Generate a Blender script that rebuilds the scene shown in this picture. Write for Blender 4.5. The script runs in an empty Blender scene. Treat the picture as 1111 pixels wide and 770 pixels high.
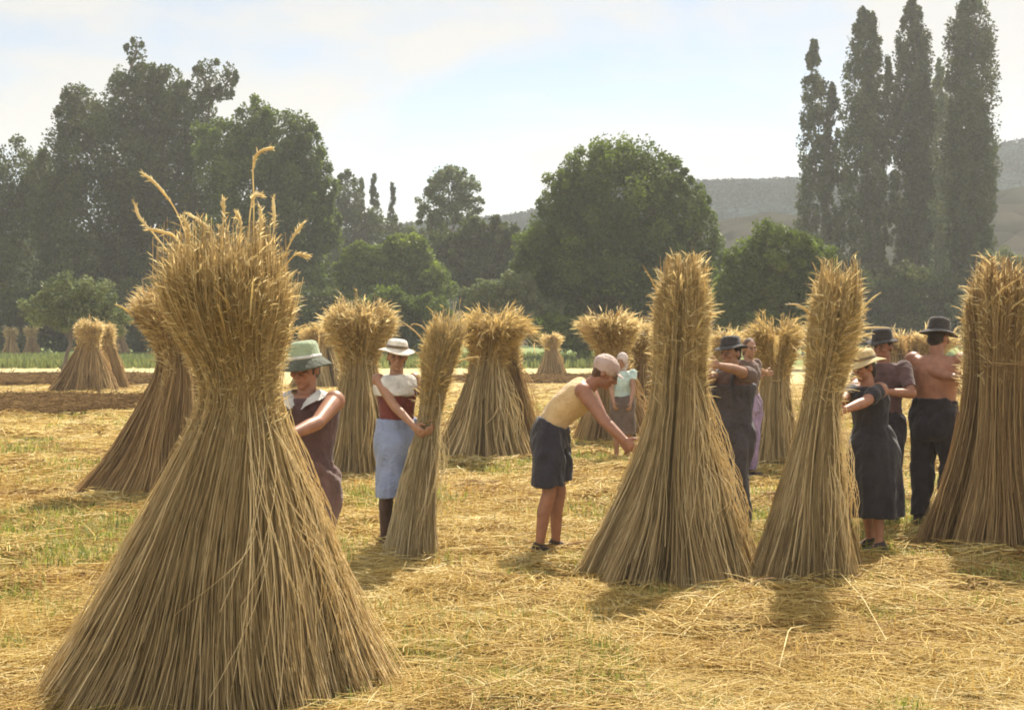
import bpy, math, random
import numpy as np
from mathutils import Vector, Matrix, noise as mnoise

random.seed(7)
RNG = np.random.default_rng(11)
SC = bpy.context.scene
COL = SC.collection
F = 1543.0; HX = 555.5; HY = 360.0; CAM_H = 1.7
PI = math.pi

def wx(px, Y): return (px - HX) / F * Y
def wz(py, Y): return CAM_H - (py - HY) / F * Y
def wp(px, py, Y): return np.array([wx(px, Y), Y, wz(py, Y)])
def yg(py): return F * CAM_H / (py - HY)

# ------------------------------------------------------------------ mesh helpers
def mk_mesh(name, verts, quads=None, tris=None, attrs=None, smooth=True):
    me = bpy.data.meshes.new(name)
    verts = np.asarray(verts, dtype=np.float32)
    q = np.asarray(quads, dtype=np.int32).reshape(-1, 4) if quads is not None else np.zeros((0, 4), np.int32)
    t = np.asarray(tris, dtype=np.int32).reshape(-1, 3) if tris is not None else np.zeros((0, 3), np.int32)
    me.vertices.add(len(verts)); me.vertices.foreach_set('co', verts.ravel())
    nl = q.size + t.size; npoly = len(q) + len(t)
    me.loops.add(nl); me.polygons.add(npoly)
    me.loops.foreach_set('vertex_index', np.concatenate([q.ravel(), t.ravel()]))
    st = np.concatenate([np.arange(len(q)) * 4, q.size + np.arange(len(t)) * 3]).astype(np.int32)
    me.polygons.foreach_set('loop_start', st)
    me.update(calc_edges=True)
    if smooth: me.polygons.foreach_set('use_smooth', np.ones(npoly, dtype=bool))
    for k, v in (attrs or {}).items():
        a = me.attributes.new(k, 'FLOAT', 'POINT'); a.data.foreach_set('value', np.asarray(v, np.float32))
    me.validate()
    return me

def link(name, me, mat=None, parent=None, loc=None):
    o = bpy.data.objects.new(name, me); COL.objects.link(o)
    if mat is not None: me.materials.append(mat)
    if parent is not None: o.parent = parent
    if loc is not None: o.location = loc
    return o

def thing(name, label, cat, loc=(0, 0, 0), group=None):
    o = bpy.data.objects.new(name, None); COL.objects.link(o); o.location = loc
    o.empty_display_size = .1
    o['label'] = label; o['category'] = cat
    if group: o['group'] = group
    return o

def tubes(paths, rad, sides=3, rnd=None):
    """paths (N,K,3), rad (N,K) -> verts, quads, rnd per vertex"""
    N, K, _ = paths.shape
    d = np.gradient(paths, axis=1)
    d /= np.linalg.norm(d, axis=2, keepdims=True) + 1e-9
    ref = np.tile(np.array([0.31, 0.83, 0.12]), (N, 1)); ref /= np.linalg.norm(ref[0])
    md = d.mean(axis=1); par = np.abs((md * ref).sum(1)) / (np.linalg.norm(md, axis=1) + 1e-9) > .85
    ref[par] = [1, 0, .1]
    a = np.cross(d, ref[:, None, :]); a /= np.linalg.norm(a, axis=2, keepdims=True) + 1e-9
    b = np.cross(d, a)
    ang = np.arange(sides) * 2 * PI / sides
    v = paths[:, :, None, :] + rad[:, :, None, None] * (np.cos(ang)[None, None, :, None] * a[:, :, None, :] + np.sin(ang)[None, None, :, None] * b[:, :, None, :])
    idx = np.arange(N * K * sides).reshape(N, K, sides)
    i0 = idx[:, :-1, :]; i1 = idx[:, 1:, :]
    q = np.stack([i0, np.roll(i0, -1, 2), np.roll(i1, -1, 2), i1], axis=-1).reshape(-1, 4)
    r = np.repeat(rnd if rnd is not None else RNG.random(N), K * sides)
    return v.reshape(-1, 3), q, r

def ribbons(paths, wid, side, rnd):
    """paths (N,K,3), wid (N,K), side (N,3)"""
    N, K, _ = paths.shape
    s = side[:, None, :] * wid[:, :, None] * .5
    v = np.stack([paths - s, paths + s], axis=2)
    idx = np.arange(N * K * 2).reshape(N, K, 2)
    q = np.stack([idx[:, :-1, 0], idx[:, :-1, 1], idx[:, 1:, 1], idx[:, 1:, 0]], axis=-1).reshape(-1, 4)
    return v.reshape(-1, 3), q, np.repeat(rnd, K * 2)

def join(parts):
    vs, qs, rs, o = [], [], [], 0
    for v, q, r in parts:
        vs.append(v); qs.append(np.asarray(q) + o); rs.append(r); o += len(v)
    return np.concatenate(vs), np.concatenate(qs), np.concatenate(rs)

def unit(n):
    v = RNG.normal(size=(n, 3)); return v / np.linalg.norm(v, axis=1, keepdims=True)

_tab = np.random.default_rng(3).random((256, 256))
def vnoise(x, y):
    x = np.asarray(x, float); y = np.asarray(y, float)
    xi = np.floor(x).astype(int); yi = np.floor(y).astype(int); fx = x - xi; fy = y - yi
    fx = fx * fx * (3 - 2 * fx); fy = fy * fy * (3 - 2 * fy)
    g = lambda a, b: _tab[a % 256, b % 256]
    return (g(xi, yi) * (1 - fx) + g(xi + 1, yi) * fx) * (1 - fy) + (g(xi, yi + 1) * (1 - fx) + g(xi + 1, yi + 1) * fx) * fy
def gz(x, y):
    near = np.clip(1 - np.asarray(y, float) / 60, 0, 1)
    return near * ((vnoise(x * .6 + 7, np.asarray(y) * .6) - .5) * .06 + (vnoise(np.asarray(x) * 1.9, np.asarray(y) * 1.9 + 9) - .5) * .08 + (vnoise(np.asarray(x) * 4.6, np.asarray(y) * 4.6 + 3) - .5) * .05) - .01

# ------------------------------------------------------------------ materials
def newmat(name):
    m = bpy.data.materials.new(name); m.use_nodes = True
    nt = m.node_tree; nt.nodes.clear()
    out = nt.nodes.new('ShaderNodeOutputMaterial')
    return m, nt, out
def ramp(nt, stops):
    r = nt.nodes.new('ShaderNodeValToRGB'); e = r.color_ramp.elements
    while len(e) < len(stops): e.new(.5)
    for el, (p, c) in zip(e, stops): el.position = p; el.color = (*c, 1)
    return r
def leafy(name, stops, trans=.35, rough=.6, transmul=(1.3, 1.3, .8), spec=.25, scale=None):
    m, nt, out = newmat(name); N = nt.nodes; L = nt.links
    at = N.new('ShaderNodeAttribute'); at.attribute_name = 'rnd'
    rp = ramp(nt, stops)
    geo = N.new('ShaderNodeNewGeometry')
    nz = N.new('ShaderNodeTexNoise'); nz.inputs['Scale'].default_value = scale or 3.0; nz.inputs['Detail'].default_value = 3
    L.new(geo.outputs['Position'], nz.inputs['Vector'])
    ma = N.new('ShaderNodeMath'); ma.operation = 'MULTIPLY_ADD'; ma.inputs[1].default_value = .35; 
    L.new(nz.outputs['Fac'], ma.inputs[0])
    ad = N.new('ShaderNodeMath'); ad.operation = 'ADD'; ad.inputs[1].default_value = -.175
    L.new(at.outputs['Fac'], ad.inputs[0]); L.new(ad.outputs[0], ma.inputs[2])
    L.new(ma.outputs[0], rp.inputs[0])
    b = N.new('ShaderNodeBsdfPrincipled'); b.inputs['Roughness'].default_value = rough
    b.inputs['Specular IOR Level'].default_value = spec
    L.new(rp.outputs[0], b.inputs['Base Color'])
    mul = N.new('ShaderNodeMix'); mul.data_type = 'RGBA'; mul.blend_type = 'MULTIPLY'; mul.inputs['Factor'].default_value = 1
    L.new(rp.outputs[0], mul.inputs['A']); mul.inputs['B'].default_value = (*transmul, 1)
    t = N.new('ShaderNodeBsdfTranslucent'); L.new(mul.outputs['Result'], t.inputs['Color'])
    mx = N.new('ShaderNodeMixShader'); mx.inputs[0].default_value = trans
    L.new(b.outputs[0], mx.inputs[1]); L.new(t.outputs[0], mx.inputs[2]); L.new(mx.outputs[0], out.inputs['Surface'])
    return m
def cloth(name, col, col2=None, rough=.9, scale=9, bump=.7, weave=900, sheen=.2):
    m, nt, out = newmat(name); N = nt.nodes; L = nt.links
    tc = N.new('ShaderNodeTexCoord')
    nz = N.new('ShaderNodeTexNoise'); nz.inputs['Scale'].default_value = scale; nz.inputs['Detail'].default_value = 5
    L.new(tc.outputs['Object'], nz.inputs['Vector'])
    c2 = col2 or tuple(c * .55 for c in col)
    rp = ramp(nt, [(.3, c2), (.7, col)]); L.new(nz.outputs['Fac'], rp.inputs[0])
    b = N.new('ShaderNodeBsdfPrincipled'); b.inputs['Roughness'].default_value = rough; b.inputs['Specular IOR Level'].default_value = .2
    b.inputs['Sheen Weight'].default_value = sheen
    L.new(rp.outputs[0], b.inputs['Base Color'])
    n2 = N.new('ShaderNodeTexNoise'); n2.inputs['Scale'].default_value = scale * 4; n2.inputs['Detail'].default_value = 6
    L.new(tc.outputs['Object'], n2.inputs['Vector'])
    bp = N.new('ShaderNodeBump'); bp.inputs['Strength'].default_value = bump; bp.inputs['Distance'].default_value = .02
    L.new(n2.outputs['Fac'], bp.inputs['Height']); L.new(bp.outputs[0], b.inputs['Normal'])
    L.new(b.outputs[0], out.inputs['Surface'])
    return m
def skinmat(name, col):
    m, nt, out = newmat(name); N = nt.nodes; L = nt.links
    tc = N.new('ShaderNodeTexCoord')
    nz = N.new('ShaderNodeTexNoise'); nz.inputs['Scale'].default_value = 14; nz.inputs['Detail'].default_value = 6
    L.new(tc.outputs['Object'], nz.inputs['Vector'])
    rp = ramp(nt, [(.3, tuple(c * .68 for c in col)), (.7, col)]); L.new(nz.outputs['Fac'], rp.inputs[0])
    b = N.new('ShaderNodeBsdfPrincipled'); b.inputs['Roughness'].default_value = .5; b.inputs['Specular IOR Level'].default_value = .4
    b.inputs['Subsurface Weight'].default_value = .12; b.inputs['Subsurface Radius'].default_value = (.02, .008, .004)
    L.new(rp.outputs[0], b.inputs['Base Color'])
    L.new(b.outputs[0], out.inputs['Surface'])
    return m

M = {}
M['straw'] = leafy('straw_stalks', [(.0, (.28, .20, .095)), (.35, (.50, .385, .19)), (.7, (.67, .54, .29)), (.95, (.82, .71, .44))], trans=.42, transmul=(1.1, 1.0, .8), scale=2.2, spec=.35)
M['straw_brown'] = leafy('brown_straw_stalks', [(.0, (.24, .15, .07)), (.4, (.42, .285, .135)), (.75, (.56, .40, .19)), (.95, (.68, .53, .28))], trans=.42, transmul=(1.1, 1.0, .8), scale=2.2, spec=.35)
M['straw_pale'] = leafy('pale_straw_stalks', [(.0, (.34, .27, .15)), (.35, (.56, .46, .26)), (.7, (.72, .61, .38)), (.95, (.84, .76, .54))], trans=.42, transmul=(1.05, 1.0, .85), scale=2.2, spec=.35)
M['head'] = leafy('seed_heads', [(.0, (.42, .30, .14)), (.4, (.60, .465, .23)), (.75, (.73, .61, .33)), (1, (.83, .75, .50))], trans=.52, transmul=(1.05, 1.0, .86), scale=5)
M['head_pale'] = leafy('pale_seed_heads', [(.0, (.36, .26, .11)), (.5, (.55, .42, .19)), (1, (.72, .60, .33))], trans=.45, transmul=(1.1, 1.0, .75), scale=5)
M['litter'] = leafy('loose_straw', [(.0, (.29, .155, .05)), (.35, (.54, .37, .11)), (.7, (.68, .53, .185)), (1, (.80, .70, .39))], trans=.25, transmul=(1.1, 1.0, .8), scale=.9)
M['dark_strip'] = leafy('dark_brown_stalks', [(.0, (.095, .056, .022)), (.5, (.145, .088, .036)), (1, (.22, .14, .06))], trans=.05, scale=1.2, spec=.03, rough=.95)  # dark brown tones for the low strips in the field
M['weed'] = leafy('weeds', [(.0, (.09, .12, .025)), (.5, (.19, .225, .055)), (1, (.40, .39, .12))], trans=.35, scale=2)
M['crop'] = leafy('green_crop', [(.0, (.10, .13, .05)), (.5, (.16, .19, .075)), (1, (.24, .26, .11))], trans=.3, scale=.6)
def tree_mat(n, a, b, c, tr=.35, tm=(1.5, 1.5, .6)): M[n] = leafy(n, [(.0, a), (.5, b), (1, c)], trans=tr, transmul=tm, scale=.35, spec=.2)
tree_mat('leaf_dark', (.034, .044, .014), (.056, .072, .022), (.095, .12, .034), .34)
M['leaf_hill'] = leafy('hill_leaves', [(.0, (.010, .024, .024)), (.5, (.016, .036, .036)), (1, (.024, .046, .044))], trans=.1, spec=0, scale=.05)
tree_mat('leaf_mid', (.042, .064, .012), (.072, .105, .020), (.12, .165, .034), .42)
tree_mat('leaf_light', (.065, .095, .020), (.11, .15, .034), (.18, .22, .055), .42)
tree_mat('leaf_pale', (.085, .105, .05), (.13, .155, .075), (.19, .21, .11), .35, (1.2, 1.3, .8))
tree_mat('leaf_poplar', (.034, .044, .016), (.058, .072, .026), (.105, .125, .045), .28, (1.3, 1.3, .7))

def bark():
    m, nt, out = newmat('bark'); N = nt.nodes; L = nt.links
    tc = N.new('ShaderNodeTexCoord'); mp = N.new('ShaderNodeMapping'); mp.inputs['Scale'].default_value = (4, 4, .6)
    L.new(tc.outputs['Object'], mp.inputs[0])
    nz = N.new('ShaderNodeTexNoise'); nz.inputs['Scale'].default_value = 3; nz.inputs['Detail'].default_value = 8
    L.new(mp.outputs[0], nz.inputs['Vector'])
    rp = ramp(nt, [(.3, (.05, .038, .028)), (.7, (.16, .125, .09))]); L.new(nz.outputs['Fac'], rp.inputs[0])
    b = N.new('ShaderNodeBsdfPrincipled'); b.inputs['Roughness'].default_value = .9
    bp = N.new('ShaderNodeBump'); bp.inputs['Strength'].default_value = .8; bp.inputs['Distance'].default_value = .05
    L.new(nz.outputs['Fac'], bp.inputs['Height']); L.new(bp.outputs[0], b.inputs['Normal'])
    L.new(rp.outputs[0], b.inputs['Base Color']); L.new(b.outputs[0], out.inputs['Surface']); return m
M['bark'] = bark()

def ground_mat():
    m, nt, out = newmat('stubble_field'); N = nt.nodes; L = nt.links
    geo = N.new('ShaderNodeNewGeometry')
    def nz(scale, det=6, vec=None, rough=.6):
        n = N.new('ShaderNodeTexNoise'); n.inputs['Scale'].default_value = scale; n.inputs['Detail'].default_value = det; n.inputs['Roughness'].default_value = rough
        L.new(vec or geo.outputs['Position'], n.inputs['Vector']); return n
    mp = N.new('ShaderNodeMapping'); mp.inputs['Scale'].default_value = (1, .45, 1); mp.inputs['Rotation'].default_value = (0, 0, .5)
    L.new(geo.outputs['Position'], mp.inputs[0])
    fine = nz(34, 8, mp.outputs[0], .75)
    straw = ramp(nt, [(.30, (.19, .115, .042)), (.45, (.40, .275, .09)), (.58, (.56, .425, .15)), (.75, (.70, .57, .25))]); L.new(fine.outputs['Fac'], straw.inputs[0])
    green = ramp(nt, [(.35, (.10, .115, .03)), (.65, (.27, .27, .085))]); L.new(fine.outputs['Fac'], green.inputs[0])
    big = nz(.55, 4); gm = ramp(nt, [(.48, (0, 0, 0)), (.62, (.6, .6, .6))]); L.new(big.outputs['Fac'], gm.inputs[0])
    mx = N.new('ShaderNodeMix'); mx.data_type = 'RGBA'; L.new(gm.outputs[0], mx.inputs['Factor']); L.new(straw.outputs[0], mx.inputs['A']); L.new(green.outputs[0], mx.inputs['B'])
    # far strips: pale cut field, then a green strip of growing crop
    sep = N.new('ShaderNodeSeparateXYZ'); L.new(geo.outputs['Position'], sep.inputs[0])
    wob = nz(.08, 3); wm = N.new('ShaderNodeMath'); wm.operation = 'MULTIPLY_ADD'; wm.inputs[1].default_value = 10; L.new(wob.outputs['Fac'], wm.inputs[0]); L.new(sep.outputs['Y'], wm.inputs[2])
    def mask(lo, hi):
        r = N.new('ShaderNodeMapRange'); r.inputs['From Min'].default_value = lo; r.inputs['From Max'].default_value = hi; L.new(wm.outputs[0], r.inputs['Value']); return r
    far = nz(2.2, 6); fc = ramp(nt, [(.3, (.42, .33, .15)), (.7, (.62, .52, .28))]); L.new(far.outputs['Fac'], fc.inputs[0])
    m2 = N.new('ShaderNodeMix'); m2.data_type = 'RGBA'; L.new(mask(42, 56).outputs[0], m2.inputs['Factor']); L.new(mx.outputs['Result'], m2.inputs['A']); L.new(fc.outputs[0], m2.inputs['B'])
    gc = ramp(nt, [(.3, (.11, .16, .05)), (.7, (.24, .28, .10))]); L.new(far.outputs['Fac'], gc.inputs[0])
    m3 = N.new('ShaderNodeMix'); m3.data_type = 'RGBA'; L.new(mask(72, 80).outputs[0], m3.inputs['Factor']); L.new(m2.outputs['Result'], m3.inputs['A']); L.new(gc.outputs[0], m3.inputs['B'])
    b = N.new('ShaderNodeBsdfPrincipled'); b.inputs['Roughness'].default_value = .95; b.inputs['Specular IOR Level'].default_value = .15
    L.new(m3.outputs['Result'], b.inputs['Base Color'])
    bp = N.new('ShaderNodeBump'); bp.inputs['Strength'].default_value = 1; bp.inputs['Distance'].default_value = .05
    L.new(fine.outputs['Fac'], bp.inputs['Height']); L.new(bp.outputs[0], b.inputs['Normal'])
    L.new(b.outputs[0], out.inputs['Surface']); return m

def hill_mat(name, a, b_, c):
    m, nt, out = newmat(name); N = nt.nodes; L = nt.links
    geo = N.new('ShaderNodeNewGeometry')
    n1 = N.new('ShaderNodeTexNoise'); n1.inputs['Scale'].default_value = .02; n1.inputs['Detail'].default_value = 5
    n2 = N.new('ShaderNodeTexVoronoi'); n2.inputs['Scale'].default_value = .16
    for n in (n1, n2): L.new(geo.outputs['Position'], n.inputs['Vector'])
    rp = ramp(nt, [(.35, a), (.5, b_), (.65, c)]); L.new(n1.outputs['Fac'], rp.inputs[0])
    bs = N.new('ShaderNodeBsdfPrincipled'); bs.inputs['Roughness'].default_value = 1; bs.inputs['Specular IOR Level'].default_value = 0
    L.new(rp.outputs[0], bs.inputs['Base Color'])
    bp = N.new('ShaderNodeBump'); bp.inputs['Strength'].default_value = 1; bp.inputs['Distance'].default_value = 3; bp.invert = True
    L.new(n2.outputs['Distance'], bp.inputs['Height']); L.new(bp.outputs[0], bs.inputs['Normal'])
    L.new(bs.outputs[0], out.inputs['Surface']); return m

# ------------------------------------------------------------------ world, sun, camera
SUN_EL = math.radians(50); SUN_AZ = math.radians(20)     # azimuth right of the view direction (+Y)
w = bpy.data.worlds.new('World'); SC.world = w; w.use_nodes = True
nt = w.node_tree; nt.nodes.clear(); N = nt.nodes; L = nt.links
out = N.new('ShaderNodeOutputWorld'); bg = N.new('ShaderNodeBackground'); bg.inputs['Strength'].default_value = .054
sky = N.new('ShaderNodeTexSky'); sky.sky_type = 'NISHITA'; sky.sun_disc = False
sky.sun_elevation = SUN_EL; sky.sun_rotation = SUN_AZ; sky.air_density = .9; sky.dust_density = .15; sky.ozone_density = 1.0
tc = N.new('ShaderNodeTexCoord'); mp = N.new('ShaderNodeMapping'); mp.inputs['Scale'].default_value = (1, 1, 2.2); mp.inputs['Location'].default_value = (.35, .2, .13)
L.new(tc.outputs['Generated'], mp.inputs[0])
cn = N.new('ShaderNodeTexNoise'); cn.inputs['Scale'].default_value = 5.2; cn.inputs['Detail'].default_value = 7; cn.inputs['Roughness'].default_value = .52; cn.inputs['Distortion'].default_value = .25
L.new(mp.outputs[0], cn.inputs['Vector'])
cr = ramp(nt, [(.36, (.12, .12, .12)), (.56, (1, 1, 1))]); L.new(cn.outputs['Fac'], cr.inputs[0])
# thicker cloud low over the horizon
sp = N.new('ShaderNodeSeparateXYZ'); L.new(tc.outputs['Generated'], sp.inputs[0])
lowm = N.new('ShaderNodeMapRange'); lowm.inputs['From Min'].default_value = .02; lowm.inputs['From Max'].default_value = .22; lowm.inputs['To Min'].default_value = .7; lowm.inputs['To Max'].default_value = 0
L.new(sp.outputs['Z'], lowm.inputs['Value'])
mxm = N.new('ShaderNodeMath'); mxm.operation = 'MAXIMUM'; L.new(cr.outputs[0], mxm.inputs[0]); L.new(lowm.outputs[0], mxm.inputs[1])
cm = N.new('ShaderNodeMix'); cm.data_type = 'RGBA'; L.new(mxm.outputs[0], cm.inputs['Factor']); L.new(sky.outputs[0], cm.inputs['A'])
bk = N.new('ShaderNodeMapRange'); bk.inputs['From Min'].default_value = .25; bk.inputs['From Max'].default_value = -.6; L.new(sp.outputs['Y'], bk.inputs['Value'])
cc_ = N.new('ShaderNodeMix'); cc_.data_type = 'RGBA'; cc_.inputs['A'].default_value = (6.1, 6.05, 5.9, 1); cc_.inputs['B'].default_value = (15, 14.4, 13.4, 1)  # clouds behind the camera, out of view, brightened to fill shaded sides
L.new(bk.outputs[0], cc_.inputs['Factor']); L.new(cc_.outputs['Result'], cm.inputs['B'])
L.new(cm.outputs['Result'], bg.inputs['Color']); L.new(bg.outputs[0], out.inputs['Surface'])

ld = bpy.data.lights.new('sun', 'SUN'); ld.energy = 5; ld.angle = math.radians(.6); ld.color = (1, .915, .77)
so = bpy.data.objects.new('sun', ld); COL.objects.link(so)
sd = Vector((math.sin(SUN_AZ) * math.cos(SUN_EL), math.cos(SUN_AZ) * math.cos(SUN_EL), math.sin(SUN_EL)))
so.rotation_euler = sd.to_track_quat('Z', 'Y').to_euler(); so.location = (0, 0, 30)

cd = bpy.data.cameras.new('camera'); cam = bpy.data.objects.new('camera', cd); COL.objects.link(cam)
cd.sensor_width = 36; cd.lens = 36 * F / 1111; cd.shift_y = -(385 - HY) / 1111
cd.clip_start = .05; cd.clip_end = 4000
cam.location = (0, 0, CAM_H); cam.rotation_euler = (PI / 2, 0, 0); SC.camera = cam
vs = SC.view_settings; vs.view_transform = 'Standard'; vs.look = 'None'; vs.gamma = 1; vs.exposure = 1.12; vs.use_curve_mapping = False
SC.render.engine = 'CYCLES'; SC.cycles.use_denoising = True; SC.cycles.max_bounces = 8; SC.cycles.volume_bounces = 1; SC.cycles.transparent_max_bounces = 8
SC.cycles.filter_width = 1.9

# haze
def haze():
    x0, x1, y0, y1, z0, z1 = -900, 900, -60, 760, -6, 80
    v = [(x, y, z) for z in (z0, z1) for y in (y0, y1) for x in (x0, x1)]
    q = [(0, 2, 3, 1), (4, 5, 7, 6), (0, 1, 5, 4), (2, 6, 7, 3), (0, 4, 6, 2), (1, 3, 7, 5)]
    m, nt, out = newmat('summer_haze')
    p = nt.nodes.new('ShaderNodeVolumePrincipled'); p.inputs['Color'].default_value = (.90, .93, .98, 1); p.inputs['Density'].default_value = .0006; p.inputs['Anisotropy'].default_value = .3
    nt.links.new(p.outputs[0], out.inputs['Volume'])
    o = link('haze', mk_mesh('haze', v, q, smooth=False), m); o['kind'] = 'stuff'
haze()

# ------------------------------------------------------------------ ground and hills
def ground():
    xs = np.unique(np.concatenate([np.linspace(-880, -60, 24), np.linspace(-60, -9, 60), np.linspace(-9, 9, 200), np.linspace(9, 60, 60), np.linspace(60, 880, 24)]))
    ys = np.unique(np.concatenate([np.linspace(-50, 3, 12), np.linspace(3, 16, 150), np.linspace(16, 60, 130), np.linspace(60, 745, 50)]))
    X, Y = np.meshgrid(xs, ys)
    Z = gz(X, Y)
    v = np.stack([X, Y, Z], -1).reshape(-1, 3)
    idx = np.arange(v.shape[0]).reshape(len(ys), len(xs))
    q = np.stack([idx[:-1, :-1], idx[:-1, 1:], idx[1:, 1:], idx[1:, :-1]], -1).reshape(-1, 4)
    o = link('ground', mk_mesh('ground', v, q), ground_mat()); o['kind'] = 'structure'
ground()

def ridge(name, Y, prof, depth, mat, bump):
    """prof: list of (px, py) of the skyline at distance Y; a rounded ridge with a back slope"""
    px = np.linspace(prof[0][0], prof[-1][0], 260)
    py = np.interp(px, [p[0] for p in prof], [p[1] for p in prof])
    X = wx(px, Y); Ht = np.maximum(wz(py, Y), 1)
    J = 40
    t = np.linspace(-1, 1, J)
    rows = []
    for k in t:
        s = (1 - abs(k) ** 1.6)
        z = Ht * s + bump * (vnoise(X * .05 + 40 * k, np.full_like(X, k * 9)) - .5) * (1 if s > .02 else 0) + bump * .8 * (vnoise(X * .2, np.full_like(X, k * 30)) - .5) * (1 if s > .02 else 0)
        rows.append(np.stack([X, np.full_like(X, Y + depth * k), np.where(s <= .001, -2.0, z)], -1))
    v = np.array(rows); idx = np.arange(J * 260).reshape(J, 260)
    q = np.stack([idx[:-1, :-1], idx[:-1, 1:], idx[1:, 1:], idx[1:, :-1]], -1).reshape(-1, 4)
    o = link(name, mk_mesh(name, v.reshape(-1, 3), q), mat); o['kind'] = 'structure'
    return X, Ht
FX, FH = ridge('hills', 360, [(-1200, 250), (-300, 250), (300, 262), (560, 240), (690, 208), (770, 203), (830, 202), (900, 200), (1000, 196), (1060, 176), (1085, 162), (1111, 158), (1300, 150), (1900, 160), (2400, 200)], 110, hill_mat('wooded_hill', (.012, .026, .024), (.018, .034, .030), (.028, .042, .036)), 2.5)
NX, NH = ridge('hill_slope', 225, [(560, 330), (700, 290), (780, 240), (840, 232), (900, 236), (980, 228), (1060, 214), (1111, 205), (1300, 195), (1700, 240)], 50, hill_mat('scrub_hill', (.018, .024, .016), (.028, .030, .021), (.045, .038, .027)), 1.2)

# ------------------------------------------------------------------ foliage
def leaf_quads(c, size, flat=0.0):
    n = len(c)
    nrm = unit(n); nrm[:, 2] *= (1 + flat); nrm /= np.linalg.norm(nrm, axis=1, keepdims=True)
    a = np.cross(nrm, unit(n)); a /= np.linalg.norm(a, axis=1, keepdims=True) + 1e-9
    b = np.cross(nrm, a)
    s = (size * RNG.uniform(.6, 1.4, n))[:, None]
    j = lambda: RNG.uniform(.55, 1.0, (n, 1))
    bend = nrm * s * RNG.uniform(-.3, .3, (n, 1))
    v = np.stack([c - a * s * .55 * j() + bend, c + b * s * .38 * j(), c + a * s * .55 * j() + bend, c - b * s * .38 * j()], 1).reshape(-1, 3)
    q = np.arange(n * 4).reshape(n, 4)
    return v, q

def clumps(blobs, n, clump_r=.2, inner=.25, per=90):
    """blobs: (center(3), radii(3)) -> leaf points"""
    vol = np.array([(b[1][0] * b[1][2]) for b in blobs]); vol = vol / vol.sum()
    pts, rr = [], []
    for (c, r), f in zip(blobs, vol):
        c = np.array(c); r = np.array(r)
        nb = max(int(n * f), 60); ni = int(nb * inner); no = nb - ni
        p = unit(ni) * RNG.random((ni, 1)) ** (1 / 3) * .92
        pts.append(c + p * r); rr.append(RNG.random(ni) * .5)  # inner leaves get darker tones: the crown's inner shade put into colour
        k = max(no // per, 6)
        cc = unit(k) * RNG.uniform(.66, 1.0, (k, 1))
        cr_ = RNG.uniform(.6, 1.35, k) * clump_r
        which = RNG.integers(0, k, no)
        off = unit(no) * RNG.random((no, 1)) ** .45
        p = cc[which] + off * cr_[which][:, None]
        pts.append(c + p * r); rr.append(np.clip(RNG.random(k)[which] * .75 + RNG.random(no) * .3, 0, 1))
    return np.concatenate(pts), np.concatenate(rr)

def limb_mesh(segs, sides=8):
    """segs: list of (p0, p1, r0, r1) bent tapered tubes"""
    parts = []
    for p0, p1, r0, r1 in segs:
        p0 = np.array(p0, float); p1 = np.array(p1, float); K = 7
        t = np.linspace(0, 1, K)[:, None]
        ln = np.linalg.norm(p1 - p0)
        j = RNG.normal(size=(K, 3)) * ln * .025; j[0] = 0; j[-1] = 0
        pa = p0 + (p1 - p0) * t + j
        rad = r0 + (r1 - r0) * t[:, 0] ** .8
        parts.append(tubes(pa[None], rad[None], sides, np.array([.5])))
    return join(parts)

def tree(name, label, cat, px, Y, blobs_px, n, mat, size, group=None, clump_r=.22, inner=.3, depth=.9, trunk_r=.3, per=90, base=None):
    bx = wx(px, Y); base_z = -.05
    root = thing(name, label, cat, (bx, Y, base_z), group)
    blobs = []
    for b in blobs_px:
        cx, cy, rx, rz = b[:4]; dy = b[4] if len(b) > 4 else 0
        s = Y / F
        blobs.append((np.array([wx(cx, Y) - bx, dy, wz(cy, Y) - base_z]), np.array([rx * s, min(rx, rz) * s * depth, rz * s])))
    n = int(n * 1.9); size = size * .8; per = int(per * 1.5)
    p, r = clumps(blobs, n, clump_r, inner, per)
    keep = p[:, 2] > .15
    p, r = p[keep], r[keep]
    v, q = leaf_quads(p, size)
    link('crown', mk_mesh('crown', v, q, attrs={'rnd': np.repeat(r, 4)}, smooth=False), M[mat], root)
    top = max(b[0][2] + b[1][2] * .7 for b in blobs); main = max(blobs, key=lambda b: b[1][0] * b[1][2])
    fork = np.array([main[0][0] * .4, main[0][1], main[0][2] * .62])
    segs = [((0, 0, -.1), fork, trunk_r, trunk_r * .7)]
    for c, rad in blobs:
        segs.append((fork, c, trunk_r * .55, trunk_r * .16))
        for k in range(3):
            d = unit(1)[0]; d[2] = abs(d[2])
            segs.append((c, c + d * rad * .85, trunk_r * .16, trunk_r * .04))
    v, q, r = limb_mesh(segs)
    link('trunk', mk_mesh('trunk', v, q), M['bark'], root)
    return root

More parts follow.
